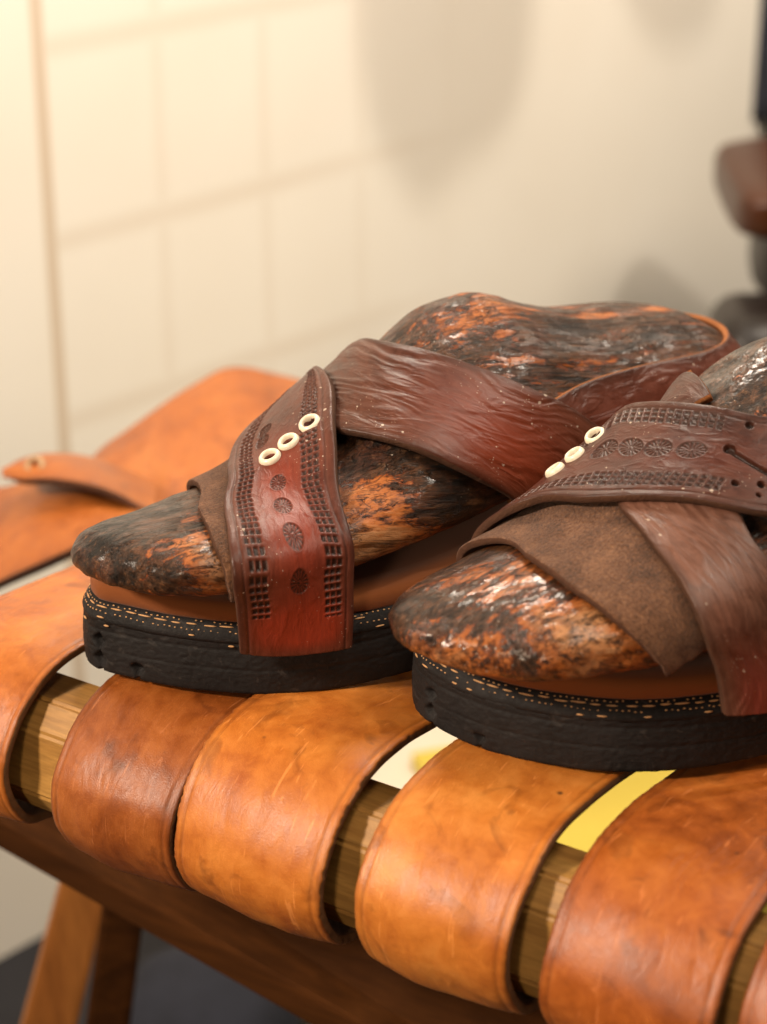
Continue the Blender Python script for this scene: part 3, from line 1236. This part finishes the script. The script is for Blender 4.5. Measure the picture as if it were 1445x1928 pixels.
# ================================================================== FIRST SANDAL (farther, toe at the left)
f1 = Frame((-.1040, -.0862, 0), R(34))
OUT1 = [(9, -15), (2, -6), (0, 3), (7, 18), (17, 33), (29, 46), (43, 57), (56, 63), (72, 67), (90, 69), (118, 67), (150, 60), (185, 54), (220, 51), (252, 49),
        (276, 42), (290, 28), (295, 13), (292, -3), (282, -15), (260, -22), (225, -24), (185, -24), (150, -27), (115, -34), (85, -38), (60, -37), (38, -32), (22, -26)]
ofn1, D1 = outline_branches(OUT1)
last1 = LastShape(
    near=[(-8, 14), (-7.6, 18), (-5.5, 27), (-1, 37), (6, 46), (26, 57), (45, 62), (70, 65), (95, 66), (125, 61), (155, 55), (185, 50), (220, 47), (250, 45), (267, 39), (277, 28), (281, 12)],
    far=[(-8, 14), (-7.2, 9), (-4.5, 4), (1, -2), (10, -7), (22, -10), (38, -13), (62, -17), (90, -21), (120, -25), (150, -26), (185, -23), (220, -22), (250, -20), (267, -12), (277, 0), (281, 12)],
    top=[(-8, 47.5), (-7, 51), (-4, 53), (0, 56), (15, 58), (35, 58.5), (60, 61), (81, 70), (104, 83), (127, 95), (150, 105), (165, 106), (185, 99), (210, 92), (235, 89), (256, 85), (271, 76), (281, 60)],
    bot=[(-8, 47.5), (-7, 44), (-3, 42), (10, 40), (40, 38.5), (80, 38), (150, 40), (220, 41), (267, 42), (277, 47), (281, 60)],
    shift=[(-8, 0), (15, .35), (50, .3), (90, .05), (150, -.32), (200, -.25), (281, 0)],
    nup=[(-8, 2.1), (40, 2.0), (90, 1.85), (140, 1.75), (190, 2.0), (240, 2.7), (281, 2.8)])

s1 = empty('leather_sandal', tuple(f1.o), f1.ang, label='wine red crossover sandal whose stamped strap hangs straight down past the sole, far one',
           cat='sandal', group='crossover sandals on the strap stool')
build_sole(s1, D1, .0205, 3, .0322, [((1, 8), .0014, .015, .0026), ((9, 21), .0013, .006, .003)])

formL1 = form_surface(last1, ofn1, .0004, use_sole=False)
formS1 = form_surface(last1, ofn1, .0006, zs=(.006, .030), x0=-.004)

SP1 = spots_at(formL1, f1, [(370, 1010, .016, .13), (410, 1075, .012, .12), (250, 1100, .012, .10), (200, 985, .022, -.16), (300, 950, .018, -.10), (330, 1080, .008, -.15),
                            (720, 1000, .024, .16), (700, 960, .012, .10), (730, 850, .022, -.14), (860, 900, .016, -.16), (930, 575, .016, .16), (850, 600, .012, .08), (960, 640, .007, .14),
                            (1000, 690, .026, -.12), (1140, 605, .010, .13), (1220, 620, .020, -.10), (1070, 610, .014, -.10)])
finish_last('wooden_shoe_last', last1, f1, burnt_wood('charred_wood_far', SP1, (0, 0, 0), .42, coatv=.38, coat_r=.16),
            'charred flaking wooden last inside the far wine red sandal', 'old wooden lasts inside the sandals')
# suede band at the toe side
strap_on('suede_strap', f1, formL1,
         [((350, 896), (452, 862)), ((372, 940), (475, 900)), ((398, 1000), (500, 960)), ((420, 1055), (520, 1020)), ((436, 1112), (540, 1090))],
         [M_S, M_E], s1, 260, th=.0026, off=.0006, ext0=(.008, -.5), ext1=(.004, .2), disp=lambda U, V, W, L: fbm(U * 60, V * 60, 4) * .001, rough_edge=.0006)
# crossover strap, plain creased leather
q1, _ = strap_on('crossover_strap', f1, formL1,
         [((655, 804), (682, 634)), ((700, 815), (740, 634)), ((750, 832), (810, 650)), ((830, 868), (900, 682)), ((900, 905), (985, 718)), ((965, 935), (1067, 757))],
         [M_Q, M_E], s1, 420, th=.003, off=.0028, ext0=(-.002, -.6), ext1=[(.012, .2)], disp=wrinkle_fn(.0007, 300, .20, 2), rough_edge=.0003)
glow_attr(q1, lambda U, V: .75 * np.exp(-(((V - V.max() * .70) / .030) ** 2 + ((U - .022) / .022) ** 2)) + .35 * np.exp(-((U - .012) / .010) ** 2) * sstep(.05, .1, V))
# heel strap
h1 = heel_band('heel_strap', last1, [(.150, .040, .072), (.168, .042, .0785), (.195, .044, .0805), (.225, .046, .0800), (.242, .046, .0795)], (.242, -.012), s1, [M_H, M_EO])
glow_attr(h1, lambda U, V: .4 * np.exp(-((U - .02) / .012) ** 2))
# stamped strap
W1 = .044
st1 = stamp_fn(bands=[(.0085, .0145, .20, .0066), (.0355, .0125, .20, .0066)],
               rosettes=[(.0228, v, .0039) for v in (.0262, .0375, .0498, .0620)] + [(.0165, .0915, .0036), (.0165, .0985, .0034)],
               holes=[])
rowsP1 = [((470, 1247), (675, 1237)), ((462, 1150), (679, 1150)), ((452, 1080), (678, 1080)), ((444, 1000), (673, 1000)), ((436, 920), (660, 930)), ((445, 850), (655, 850)),
          ((478, 797), (650, 780)), ((535, 752), (642, 715))]


def offP(v, u):
    return .0018 + .0042 * sstep(.25, .5, v) + 0 * u


p1, (Lc1, Rc1, surf1) = strap_on('stamped_strap', f1, formS1, rowsP1, [M_P, M_E], s1, 620, th=.003, offv=offP, du=.00038,
                                 ext1=[((.009, -.4), (.008, -.4)), ((.010, -.5), (.010, -.5)), ((.008, -.4), (.008, -.4))], disp=st1, width=W1, smooth=14)
glow_attr(p1, lambda U, V: .62 * np.exp(-((U - .024) / .013) ** 2) * sstep(.0, .006, V) * sstep(.10, .06, V) + .75 * np.exp(-((V - .010) / .008) ** 2) * sstep(0, .01, U) * sstep(.044, .034, U))


def place_eyelet(root, fr, obj, px, r):
    """eyelet seated on the strap where the photo shows it"""
    me = obj.data
    n = len(me.vertices)
    co = np.zeros(n * 3, np.float32)
    me.vertices.foreach_get('co', co)
    o = fr.loc(CAM)
    d = fr.ldir(ray(*px))
    d /= np.linalg.norm(d)
    if not hasattr(place_eyelet, 'c'):
        place_eyelet.c = {}
    if obj.name not in place_eyelet.c:
        place_eyelet.c[obj.name] = BVHTree.FromPolygons([Vector(c) for c in co.reshape(-1, 3)], [tuple(p.vertices) for p in me.polygons])
    hit, nrm, i, dist = place_eyelet.c[obj.name].ray_cast(Vector(o), Vector(d))
    if hit is None:
        print('eyelet missed', px)
        return
    h = np.array(hit)
    # local mean normal
    co3 = co.reshape(-1, 3)
    near = np.linalg.norm(co3 - h, axis=1) < r * 1.2
    nn = np.zeros(n * 3, np.float32)
    me.vertices.foreach_get('normal', nn) if False else None
    vn = np.array([me.vertices[int(k)].normal[:] for k in np.nonzero(near)[0]])
    vn = vn[(vn @ -d) > 0]
    m = vn.mean(axis=0)
    e = eyelet('eyelet', h + m / np.linalg.norm(m) * .0004, m, r, root, M_EY)
    return e


def add_holes(obj, fr, pts):
    """punch dimples in the strap's top where an eyelet or a punched hole sits; pts = ((px, py), radius)"""
    me = obj.data
    n = len(me.vertices)
    co = np.zeros(n * 3, np.float32)
    me.vertices.foreach_get('co', co)
    co = co.reshape(-1, 3)
    o = fr.loc(CAM)
    bvh = BVHTree.FromPolygons([Vector(c) for c in co], [tuple(p.vertices) for p in me.polygons])
    a = me.attributes['dye']
    dye = np.zeros(n, np.float32)
    a.data.foreach_get('value', dye)
    depth = np.zeros(n)
    nacc = np.zeros((n, 3))
    for (px, r) in pts:
        d = fr.ldir(ray(*px))
        d /= np.linalg.norm(d)
        hit, nrm, i, dist = bvh.ray_cast(Vector(o), Vector(d))
        if hit is None:
            continue
        h, nn = np.array(hit), np.array(nrm)
        if nn @ d > 0:
            nn = -nn
        q = co - h
        axial = q @ nn
        rad = np.linalg.norm(q - axial[:, None] * nn, axis=1)
        k = sstep(r, r * .7, rad) * (np.abs(axial) < .0014)
        depth = np.maximum(depth, k)
        nacc += nn[None] * k[:, None]
        dye = np.maximum(dye, k)  # shade inside each hole and slot is put into the colour
    nacc /= np.linalg.norm(nacc, axis=1, keepdims=True) + 1e-9
    out = co - nacc * (depth * .0022)[:, None]
    me.vertices.foreach_set('co', out.astype(np.float32).ravel())
    a.data.foreach_set('value', dye.astype(np.float32))
    me.update()


ey1 = [((509, 862), .0041), ((544, 833), .0041), ((584, 798), .0042)]
for px, r in ey1:
    e = place_eyelet(p1, f1, p1, px, r)
add_holes(p1, f1, [(px, .0020) for px, r in ey1])

# ================================================================== SECOND SANDAL (nearer, cropped at the right)
f2 = Frame((.0081, -.1204, 0), R(39))
OUT2 = [(9, -8), (2, 2), (0, 16), (2, 34), (9.5, 51), (19, 65), (31, 77), (45, 86), (68, 95), (95, 99), (125, 96), (160, 90), (200, 85), (245, 81), (278, 73), (294, 58), (298, 42),
        (292, 25), (275, 14), (235, 9), (190, 8), (150, 5), (110, -4), (75, -14), (42, -18), (21, -15)]
ofn2, D2 = outline_branches(OUT2)
last2 = LastShape(
    near=[(-24, 28), (-23, 36), (-18, 48), (-11, 59), (-2, 69), (16, 80), (36, 87), (60, 92), (90, 94), (125, 89), (160, 82), (200, 78), (245, 76), (275, 68), (288, 55), (293, 42)],
    far=[(-24, 28), (-22.5, 20), (-17, 11), (-8, 5), (3, 1), (20, -2), (45, -4), (70, -5), (95, -7), (125, -5), (160, 4), (200, 8), (245, 10), (275, 19), (288, 30), (293, 42)],
    top=[(-24, 46), (-22, 51), (-17, 54), (-8, 57), (10, 60), (35, 64), (60, 72), (90, 88), (115, 103), (140, 112), (165, 113), (190, 103), (215, 95), (245, 91), (270, 84), (286, 75), (293, 62)],
    bot=[(-24, 46), (-22, 42), (-16, 39), (0, 36.5), (40, 35), (80, 35), (150, 38), (220, 40), (275, 42), (288, 48), (293, 62)],
    shift=[(-24, 0), (10, .2), (50, .15), (90, -.05), (150, -.2), (200, -.1), (293, 0)],
    nup=[(-24, 2.1), (40, 2.0), (90, 1.85), (140, 1.75), (190, 2.0), (240, 2.7), (293, 2.8)])
s2 = empty('leather_sandal', tuple(f2.o), f2.ang, label='brown crossover sandal with a suede band over its rounded toe, near one with keyhole slot',
           cat='sandal', group='crossover sandals on the strap stool')
build_sole(s2, D2, .0195, 8, .0315, [((.5, 12), .0014, .013, .0026), ((2, 34), .0012, .005, .003)])
formL2 = form_surface(last2, ofn2, .0004, use_sole=False)
formS2 = form_surface(last2, ofn2, .0006, zs=(.006, .030), x0=-.004)

SP2 = spots_at(formL2, f2, [(930, 1070, .016, .12), (1040, 1110, .016, .14), (830, 1170, .018, .03), (790, 1120, .014, -.12), (840, 1230, .010, .10), (1000, 1225, .010, -.14), (900, 1190, .008, -.12),
                            (1130, 1200, .014, .16), (1080, 1250, .012, .10), (960, 1170, .010, .06), (1400, 700, .02, -.12)])
finish_last('wooden_shoe_last', last2, f2, burnt_wood('charred_wood_near', SP2, (.31, .13, .05), .425, coatv=.75, coat_r=.14),
            'glossy scorched wooden last inside the near brown sandal, blunt orange toe', 'old wooden lasts inside the sandals')
strap_on('suede_strap', f2, formL2,
         [((872, 1022), (935, 965)), ((925, 1016), (1010, 935)), ((985, 1036), (1090, 925)), ((1050, 1080), (1175, 935)), ((1120, 1136), (1235, 1010)), ((1185, 1192), (1292, 1100)), ((1232, 1232), (1322, 1170)), ((1262, 1262), (1340, 1215))],
         [M_S, M_E], s2, 380, th=.0028, off=.001, ext0=(.004, -.5), disp=lambda U, V, W, L: fbm(U * 70, V * 70, 4) * .0016, rough_edge=.0006)
g2, _ = strap_on('crossover_strap', f2, formS2,
         [((1120, 850), (1370, 870)), ((1170, 932), (1410, 965)), ((1228, 1000), (1450, 1050)), ((1292, 1092), (1500, 1130)), ((1332, 1180), (1535, 1200)), ((1362, 1270), (1560, 1270)), ((1374, 1357), (1575, 1325))],
         [M_Q2, M_E], s2, 380, th=.003, off=.0036, disp=wrinkle_fn(.0005, 330, .2, 9), smooth=12, rough_edge=.0003)
glow_attr(g2, lambda U, V: .9 * sstep(.062, .095, V) * sstep(0, .012, U))
rowsP2 = [((1447, 975), (1447, 768)), ((1300, 935), (1380, 750)), ((1200, 925), (1300, 739)), ((1100, 926), (1240, 741)), ((1000, 940), (1180, 760)), ((945, 962), (1125, 812))]
st2 = stamp_fn(bands=[(.0098, .039, .20, .0072), (.0385, .046, .20, .0066)],
               rosettes=[(.0245, v, .0045) for v in (.0525, .0635, .0735, .0835)], holes=[])
hol = [((1447, 975), (1447, 768))]
p2, (Lc2, Rc2, surf2) = strap_on('stamped_strap', f2, formL2, rowsP2, [M_P2, M_E], s2, 560, th=.003, off=.0070, offv=lambda v, u: .0070 - .0055 * sstep(.62, .85, v) + 0 * u, du=.00038,
                                 ext0=(.03, .12), ext1=[((-.008, -.4), (-.010, -.4)), ((-.004, -.5), (-.004, -.5)), ((.0, -.4), (.0, -.4))], disp=st2, smooth=10, width=.0455)
glow_attr(p2, lambda U, V: .3 * np.exp(-((U - .024) / .01) ** 2))
ey2 = [((1046, 887), .0038), ((1083, 858), .0038), ((1122, 822), .0040)]
for px, r in ey2:
    place_eyelet(p2, f2, p2, px, r)
slot = [((1372 + 2.6 * k, 846 + 1.55 * k), .0013) for k in range(32)]
add_holes(p2, f2, [(px, .0018) for px, r in ey2] + [((1412, 800), .0016), ((1385, 909), .0014), ((1434, 912), .0014), ((1430, 932), .0010), ((1374, 845), .0022)] + slot)
h2, _ = strap_on('heel_strap', f2, formL2,
         [((1215, 800), (1288, 690)), ((1260, 770), (1318, 700)), ((1300, 760), (1345, 735))],
         [M_P2, M_EO], s2, 200, th=.003, off=.0008, ext0=(-.01, .3), disp=wrinkle_fn(.0004, 120, .4, 5))

# ================================================================== THE STOOL
T = np.array([.839, -.545, 0])
T /= np.linalg.norm(T)
N = np.array([T[1], -T[0], 0])
UP = np.array([0, 0, 1.0])
stool = empty('leather_strap_stool', tuple(T * .06 + N * .12 + UP * FLOOR), 0, label='wooden stool with a seat of wide tan leather straps wrapped over its rail', cat='stool')
SO = np.array(stool.location)


def sl(P):
    return np.asarray(P) - SO


M_RAIL = wood('rail_wood', (.34, .155, .034), (.48, .25, .062), (.1, 1, 1), .5, 90, R(33))
M_LEG = wood('leg_wood', (.30, .10, .02), (.42, .16, .035), (1, 1, .1), .5, 40)
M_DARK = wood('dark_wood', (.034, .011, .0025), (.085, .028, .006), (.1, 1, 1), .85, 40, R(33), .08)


def ext(name, cross, t0, t1, mat, bev=.001, skew=0):
    """prism along T with cross-section points (n, z)"""
    bm = bmesh.new()
    a = [bm.verts.new(sl(T * t0 + N * n + UP * z)) for n, z in cross]
    b = [bm.verts.new(sl(T * t1 + N * (n + skew) + UP * z)) for n, z in cross]
    bm.faces.new(a)
    bm.faces.new(b[::-1])
    for i in range(len(a)):
        j = (i + 1) % len(a)
        bm.faces.new([a[i], b[i], b[j], a[j]])
    bmesh.ops.recalc_face_normals(bm, faces=bm.faces)
    if bev:
        bmesh.ops.bevel(bm, geom=bm.edges[:], offset=bev, segments=2, affect='EDGES')
    me = bpy.data.meshes.new(name)
    bm.to_mesh(me)
    bm.free()
    me.materials.append(mat)
    o = bpy.data.objects.new(name, me)
    C.objects.link(o)
    o.parent = stool
    return o


ext('front_rail', [(.121, -.0125), (.1395, -.0125), (.1470, -.022), (.1515, -.045), (.146, -.0545), (.121, -.0545)], -.30, .36, M_RAIL, .0012)
# seat straps
PROF = [(.085, -.0625), (.120, -.0640), (.140, -.0640), (.153, -.0600), (.1610, -.0500), (.1650, -.0380), (.1640, -.0270), (.1580, -.0170), (.1490, -.0085), (.1390, -.0030), (.1270, .0),
        (.112, .0004), (.095, -.0006), (.070, -.0030), (.040, -.0055), (.0, -.0075), (-.06, -.0085), (-.14, -.0075), (-.20, -.004)]
PC = catmull(PROF, 420)


def seat_strap(edges, mat, seed, dz=0.0, wv=1.0, fray=0):
    """edges: (t left, t right, skew left, skew right) ; skew = change of t from the rail's top to 0.1 m back"""
    tl, tr, kl, kr = edges
    n, z = PC[:, 0], PC[:, 1]
    Lc = np.concatenate([[0], np.cumsum(np.linalg.norm(np.diff(PC, axis=0), axis=1))])
    back = np.clip((.127 - n), 0, None) / .1 * (Lc > .06)
    wl = fbm(Lc * 28, Lc * 0 + 1, seed) * .0045
    wr = fbm(Lc * 28, Lc * 0 + 7, seed) * .0045
    low = sstep(.07, .0, Lc)
    PLt = tl + kl * back + wl * .5 + .004 * low
    PRt = tr + kr * back + wr * .5 + .004 * low
    bz = fbm(Lc * 14, Lc * 0, seed + 4) * .006 * sstep(.06, .1, Lc)
    zz = z + dz + bz

    nn = n + fbm(Lc * 22, Lc * 0 + 3, seed + 6) * .004 * sstep(.0, .05, Lc) * sstep(.14, .10, Lc)

    def surf(u):
        tt = PLt[:, None] * (1 - u) + PRt[:, None] * u
        # the leather cups a little across its width
        cup = -.0022 * (2 * u - 1) ** 2 * (sstep(.02, .06, Lc) * (1 - .5 * sstep(.09, .15, Lc)))[:, None]
        bum = fbm(u[None] * 2.2 + 0 * tt, Lc[:, None] * 20 + 0 * tt, seed + 9) * .0026
        s = cup + bum
        # push along profile normal
        dn, dz_ = np.gradient(nn), np.gradient(zz)
        l = np.hypot(dn, dz_)
        an, az = dz_ / l, -dn / l
        P = T[None, None] * tt[..., None] + N[None, None] * (nn[:, None] + an[:, None] * s)[..., None] + UP[None, None] * (zz[:, None] + az[:, None] * s)[..., None]
        return sl(P)
    u2 = surf(np.array([0.0, 1.0]))

    def disp(U, V, W, L):
        d = np.minimum(U, W - U)
        g = np.exp(-((d - .0036) / .0006) ** 2)
        h = -.0003 * g + fbm(U * 120, V * 60, seed) * .0003
        wr_ = fbm(U * 130 + V * 60 + 5 * fbm(U * 30, V * 30, seed + 2), V * 40 - U * 30, seed + 3)
        h -= .00014 * np.exp(-(wr_ / .03) ** 2) * sstep(.5, .6, vnoise(U * 35, V * 35, seed + 8))
        dye = .40 * g * (.5 + vnoise(V * 60, U * 0, seed)) + .5 * sstep(.0026, .0004, d)
        return h, np.clip(dye, 0, 1)
    o = ribbon('seat_strap', u2[:, 0], u2[:, 1], [mat, M_ES], stool, th=.0032, du=.0007, surf=lambda u: surf(u)[:, :, :], disp=disp, rough_edge=.0016 if fray else .0007, seed=seed)
    return o


ML_A = tan_leather('tan_leather_ruddy', (.27, .068, .010), (.37, .108, .019), (.17, .038, .006), 1.3)
ML_B = tan_leather('tan_leather_golden', (.50, .15, .020), (.62, .215, .036), (.35, .085, .011), 4.1)
ML_C = tan_leather('tan_leather_pale', (.54, .17, .024), (.66, .245, .046), (.38, .10, .013), 8.3)
ML_D = tan_leather('tan_leather_brown', (.35, .087, .011), (.46, .135, .020), (.22, .05, .007), 12.7)
ML_0 = tan_leather('tan_leather_amber', (.46, .13, .017), (.58, .19, .030), (.30, .072, .009), 17.7)
for ed, m, sd, dz, fr_ in (((-.104, -.052, 0, .006), ML_0, 5, 0, 0), ((-.0315, .0215, -.006, -.002), ML_A, 9, -.0015, 0),
                           ((.0225, .0820, .0, .002), ML_B, 14, 0, 1), ((.0945, .1500, .002, .002), ML_C, 19, 0, 0), ((.1610, .2170, -.001, .0), ML_D, 23, 0, 0),
                           ((.2230, .2800, 0, 0), ML_D, 27, 0, 0)):
    seat_strap(ed, m, sd, dz, fray=fr_)

# back rail, apron under the seat, legs
ext('back_rail', [(-.185, -.014), (-.215, -.014), (-.215, -.055), (-.185, -.055)], -.09, .36, M_RAIL, .0015)


def slab(name, quad_px, mat, thick, parent=None, bev=.002):
    """board given by four corners (pixel, depth) and a thickness away from the camera"""
    P = [at(*q) for q in quad_px]
    n = np.cross(P[1] - P[0], P[3] - P[0])
    n /= np.linalg.norm(n)
    if n @ ray(*quad_px[0][:2]) < 0:
        n = -n
    M = P + [p + n * thick for p in P]
    if parent is stool:
        M = [sl(m) for m in M]
    return box_obj(name, M, mat, parent, bevel=bev)


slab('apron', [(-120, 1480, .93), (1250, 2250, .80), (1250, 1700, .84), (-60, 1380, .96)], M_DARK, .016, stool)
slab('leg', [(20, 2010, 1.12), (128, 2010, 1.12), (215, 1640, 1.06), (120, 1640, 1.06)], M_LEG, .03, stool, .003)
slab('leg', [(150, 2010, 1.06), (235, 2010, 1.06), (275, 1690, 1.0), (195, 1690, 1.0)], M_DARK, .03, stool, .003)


# the far strap that humps over behind the toe, and its curled end with a stud
def sheet(name, top, bot, mat, parent, th=.004, nv=240, sag=0.0, seed=0):
    TP = catmull([at(*p) for p in top], nv)
    BP = catmull([at(*p) for p in bot], nv)

    def surf(u):
        P = BP[:, None] * (1 - u)[None, :, None] + TP[:, None] * u[None, :, None]
        P = P + UP * (sag * np.sin(u * math.pi))[None, :, None]
        return sl(P) if parent is stool else P
    PL, PR = surf(np.array([0.0, 1.0]))[:, 0], surf(np.array([0.0, 1.0]))[:, 1]
    return ribbon(name, PL, PR, [mat, M_E], parent, th=th, du=.003, surf=surf, disp=lambda U, V, W, L: (fbm(U * 20, V * 20, seed) * .003, .4 * sstep(.004, .0, np.minimum(U, W - U))))


ML_F = tan_leather('tan_leather_deep', (.34, .092, .014), (.42, .13, .024), (.24, .058, .009), 22.0)  # deeper tan for the loose straps at the back
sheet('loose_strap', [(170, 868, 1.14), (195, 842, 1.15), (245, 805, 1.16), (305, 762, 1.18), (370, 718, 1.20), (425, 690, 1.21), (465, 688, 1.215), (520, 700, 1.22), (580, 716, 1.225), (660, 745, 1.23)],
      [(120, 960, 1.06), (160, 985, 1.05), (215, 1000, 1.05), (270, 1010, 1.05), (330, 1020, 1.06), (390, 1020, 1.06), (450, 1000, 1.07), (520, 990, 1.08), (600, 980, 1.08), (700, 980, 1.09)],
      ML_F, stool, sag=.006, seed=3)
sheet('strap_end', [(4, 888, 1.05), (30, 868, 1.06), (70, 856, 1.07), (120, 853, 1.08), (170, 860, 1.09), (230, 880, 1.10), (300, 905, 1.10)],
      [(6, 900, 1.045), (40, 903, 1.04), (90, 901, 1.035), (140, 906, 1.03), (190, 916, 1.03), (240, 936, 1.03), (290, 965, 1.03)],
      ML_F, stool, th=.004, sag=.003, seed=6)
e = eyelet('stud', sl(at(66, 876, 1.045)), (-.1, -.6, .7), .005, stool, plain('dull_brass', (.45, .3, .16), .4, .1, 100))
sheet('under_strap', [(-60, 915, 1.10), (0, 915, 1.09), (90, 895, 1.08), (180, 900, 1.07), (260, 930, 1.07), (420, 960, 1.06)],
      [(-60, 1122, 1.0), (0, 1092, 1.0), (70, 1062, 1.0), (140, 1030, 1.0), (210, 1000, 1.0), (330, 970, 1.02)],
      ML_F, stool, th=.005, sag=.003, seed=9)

# ================================================================== background things
def lathe_like(name, rings, mat, parent=None):
    V = np.concatenate(rings)
    nj = len(rings[0])
    F = [list(map(int, f)) for f in grid_faces(len(rings), nj, wrap_j=True)]
    F.append(list(range(nj))[::-1])
    F.append([(len(rings) - 1) * nj + j for j in range(nj)])
    o = mk(name, V, F, mat, parent)
    bm = bmesh.new()
    bm.from_mesh(o.data)
    bmesh.ops.recalc_face_normals(bm, faces=bm.faces)
    bm.to_mesh(o.data)
    bm.free()
    return o


def orb(name, c, rx, ry, rz, mat, parent=None, p=2.0, n=40, m=24, rot=0.0, seed=0, amp=.06):
    rings = []
    for i in range(m):
        a = -math.pi / 2 + math.pi * (i + .5) / m
        t = np.linspace(0, 2 * math.pi, n, endpoint=False)
        cz, sz = abs(math.cos(a)) ** (2 / p), math.copysign(abs(math.sin(a)) ** (2 / p), math.sin(a))
        x = np.sign(np.cos(t)) * np.abs(np.cos(t)) ** (2 / p) * rx * cz
        y = np.sign(np.sin(t)) * np.abs(np.sin(t)) ** (2 / p) * ry * cz
        k = 1 + amp * 2 * fbm(np.cos(t) * 1.3 + 3, np.sin(t) * 1.3 + a * 1.2, seed)
        x, y = x * k, y * k
        X = x * math.cos(rot) - y * math.sin(rot)
        Y = x * math.sin(rot) + y * math.cos(rot)
        rings.append(np.stack([c[0] + X, c[1] + Y, np.full(n, c[2] + sz * rz)], -1))
    return lathe_like(name, rings, mat, parent)


M_NAVY = plain('navy_cloth', (.016, .018, .028), .9, .3, 30)
M_BLK = plain('black_leather', (.012, .008, .007), .35, .3, 30)
M_YEL = plain('yellow_card', (.55, .42, .06), .5, .05, 10)
M_CRM = plain('cream_card', (.62, .55, .44), .6, .05, 10)
M_BRN = tan_leather('shelf_brown_leather', (.06, .015, .003), (.09, .02, .004), (.035, .008, .002), 31.0)

# right edge: brown padded seat of a second stool with black boots below, navy cloth hanging above
o2 = at(1440, 340, 1.55)
st = empty('brown_leather_stool', tuple(np.array([o2[0] + .075, o2[1] + .05, FLOOR])), 0, label='blurred brown leather stool cropped by the right edge of the photo', cat='stool')
so2 = np.array(st.location)
q = [at(1375, 300, 1.55), at(1375, 415, 1.55)]
orb('seat', np.array([.015, 0, q[0][2] - FLOOR - .034]), .112, .09, .021, M_BRN, st, p=6, seed=4)
orb('cushion_underside', np.array([.035, .0, q[0][2] - FLOOR - .086]), .108, .08, .044, M_BLK, st, p=3.0, seed=7)
for sx, sy in ((-1, -1), (1, -1), (1, 1), (-1, 1)):
    zt = q[0][2] - FLOOR - .07
    box_obj('leg', frame_box((.05 + sx * .06, sy * .06, 0), (1, 0, 0), (0, 1, 0), (0, 0, 1), -.014, .014, -.014, .014, 0, zt), M_BLK, st, bevel=.002)
bp = at(1475, 600, 1.50)
bt = empty('dark_boot', (bp[0] - .005, bp[1] + .02, FLOOR), 0, label='dark blurred boot below the brown stool at the right edge', cat='boot')
orb('shaft', np.array([0, 0, bp[2] - FLOOR - .08]), .044, .05, .085, M_BLK, bt, p=4.5, seed=3)
orb('foot', np.array([.0, -.05, .05]), .045, .12, .05, M_BLK, bt, p=2.5, seed=5)
orb('ankle', np.array([.0, .0, (bp[2] - FLOOR - .16) / 2]), .045, .05, (bp[2] - FLOOR - .1) / 2, M_BLK, bt, p=3.0, seed=8)
npos = at(1500, 60, 1.9)
rings = []
for k in range(24):
    z = npos[2] - .075 + .5 * k / 23
    t = np.linspace(0, 2 * math.pi, 60, endpoint=False)
    r = 1 + .12 * np.cos(t * 7 + k * .05) + .05 * np.sin(t * 3)
    rings.append(np.stack([npos[0] - .004 + .045 * r * np.cos(t), npos[1] + .03 * r * np.sin(t), np.full(60, z)], -1))
g = lathe_like('hanging_coat', rings, M_NAVY)
tag(g, 'dark navy cloth hanging at the upper right edge above the brown stool', 'coat')

# pale carton and yellow carton on the floor, seen through the gaps of the seat
def carton(name, px, py, d, w, dep, h, rz, mat, label):
    p = at(px, py, d)
    o = box_obj(name, frame_box((0, 0, 0), (1, 0, 0), (0, 1, 0), (0, 0, 1), -w / 2, w / 2, -dep / 2, dep / 2, 0, h), mat, bevel=.002)
    o.location = (p[0], p[1], FLOOR)
    o.rotation_euler = (0, 0, rz)
    return tag(o, label, 'box')


carton('cream_carton', 720, 1440, 1.42, .17, .20, .16, R(20), M_CRM, 'cream carton on the floor seen through the seat gap under the middle of the stool')
carton('yellow_carton', 1180, 1470, 1.36, .21, .22, .17, R(20), M_YEL, 'yellow carton on the floor seen through the seat gap under the near sandal')
bg = at(400, 1940, 1.35)
b = orb('cloth_bag', np.array([0, 0, .055]), .058, .06, .055, M_NAVY, None, p=2.6, seed=12)
b.location = (bg[0], bg[1] - .02, FLOOR)
tag(b, 'dark blue cloth bag on the floor behind the orange stool leg', 'bag')

# unseen blockers added above the frame, shaped to throw soft shadows on the tiles
LP = np.array([.55, .10, .75])


def caster(name, pix, label, k=.62):
    W3 = [wallpt(*p) for p in pix]
    Q = np.array([LP + (w - LP) * k for w in W3])
    Q = catmull(Q, 80, closed=True)
    n = WN
    V = np.concatenate([Q, Q + n * .006])
    m = len(Q)
    F = [list(range(m)), list(range(m, 2 * m))[::-1]] + [[i, (i + 1) % m, m + (i + 1) % m, m + i] for i in range(m)]
    o = mk(name, V, F, ML_A, smooth=False)
    return tag(o, label, 'shadow blocker', 'added shadow blockers above the tiles')


caster('shadow_blocker', [(690, -420), (675, -100), (678, 120), (700, 230), (750, 320), (800, 365), (835, 330), (880, 290), (940, 240), (980, 150), (1000, 0), (1010, -420)], 'wide unseen blocker added above the tiles, shaped to cast the large shadow')
caster('shadow_blocker', [(1150, -420), (1165, -40), (1210, 50), (1270, 75), (1330, 40), (1355, -60), (1360, -420)], 'narrow unseen blocker added above the tiles, shaped to cast the small shadow')
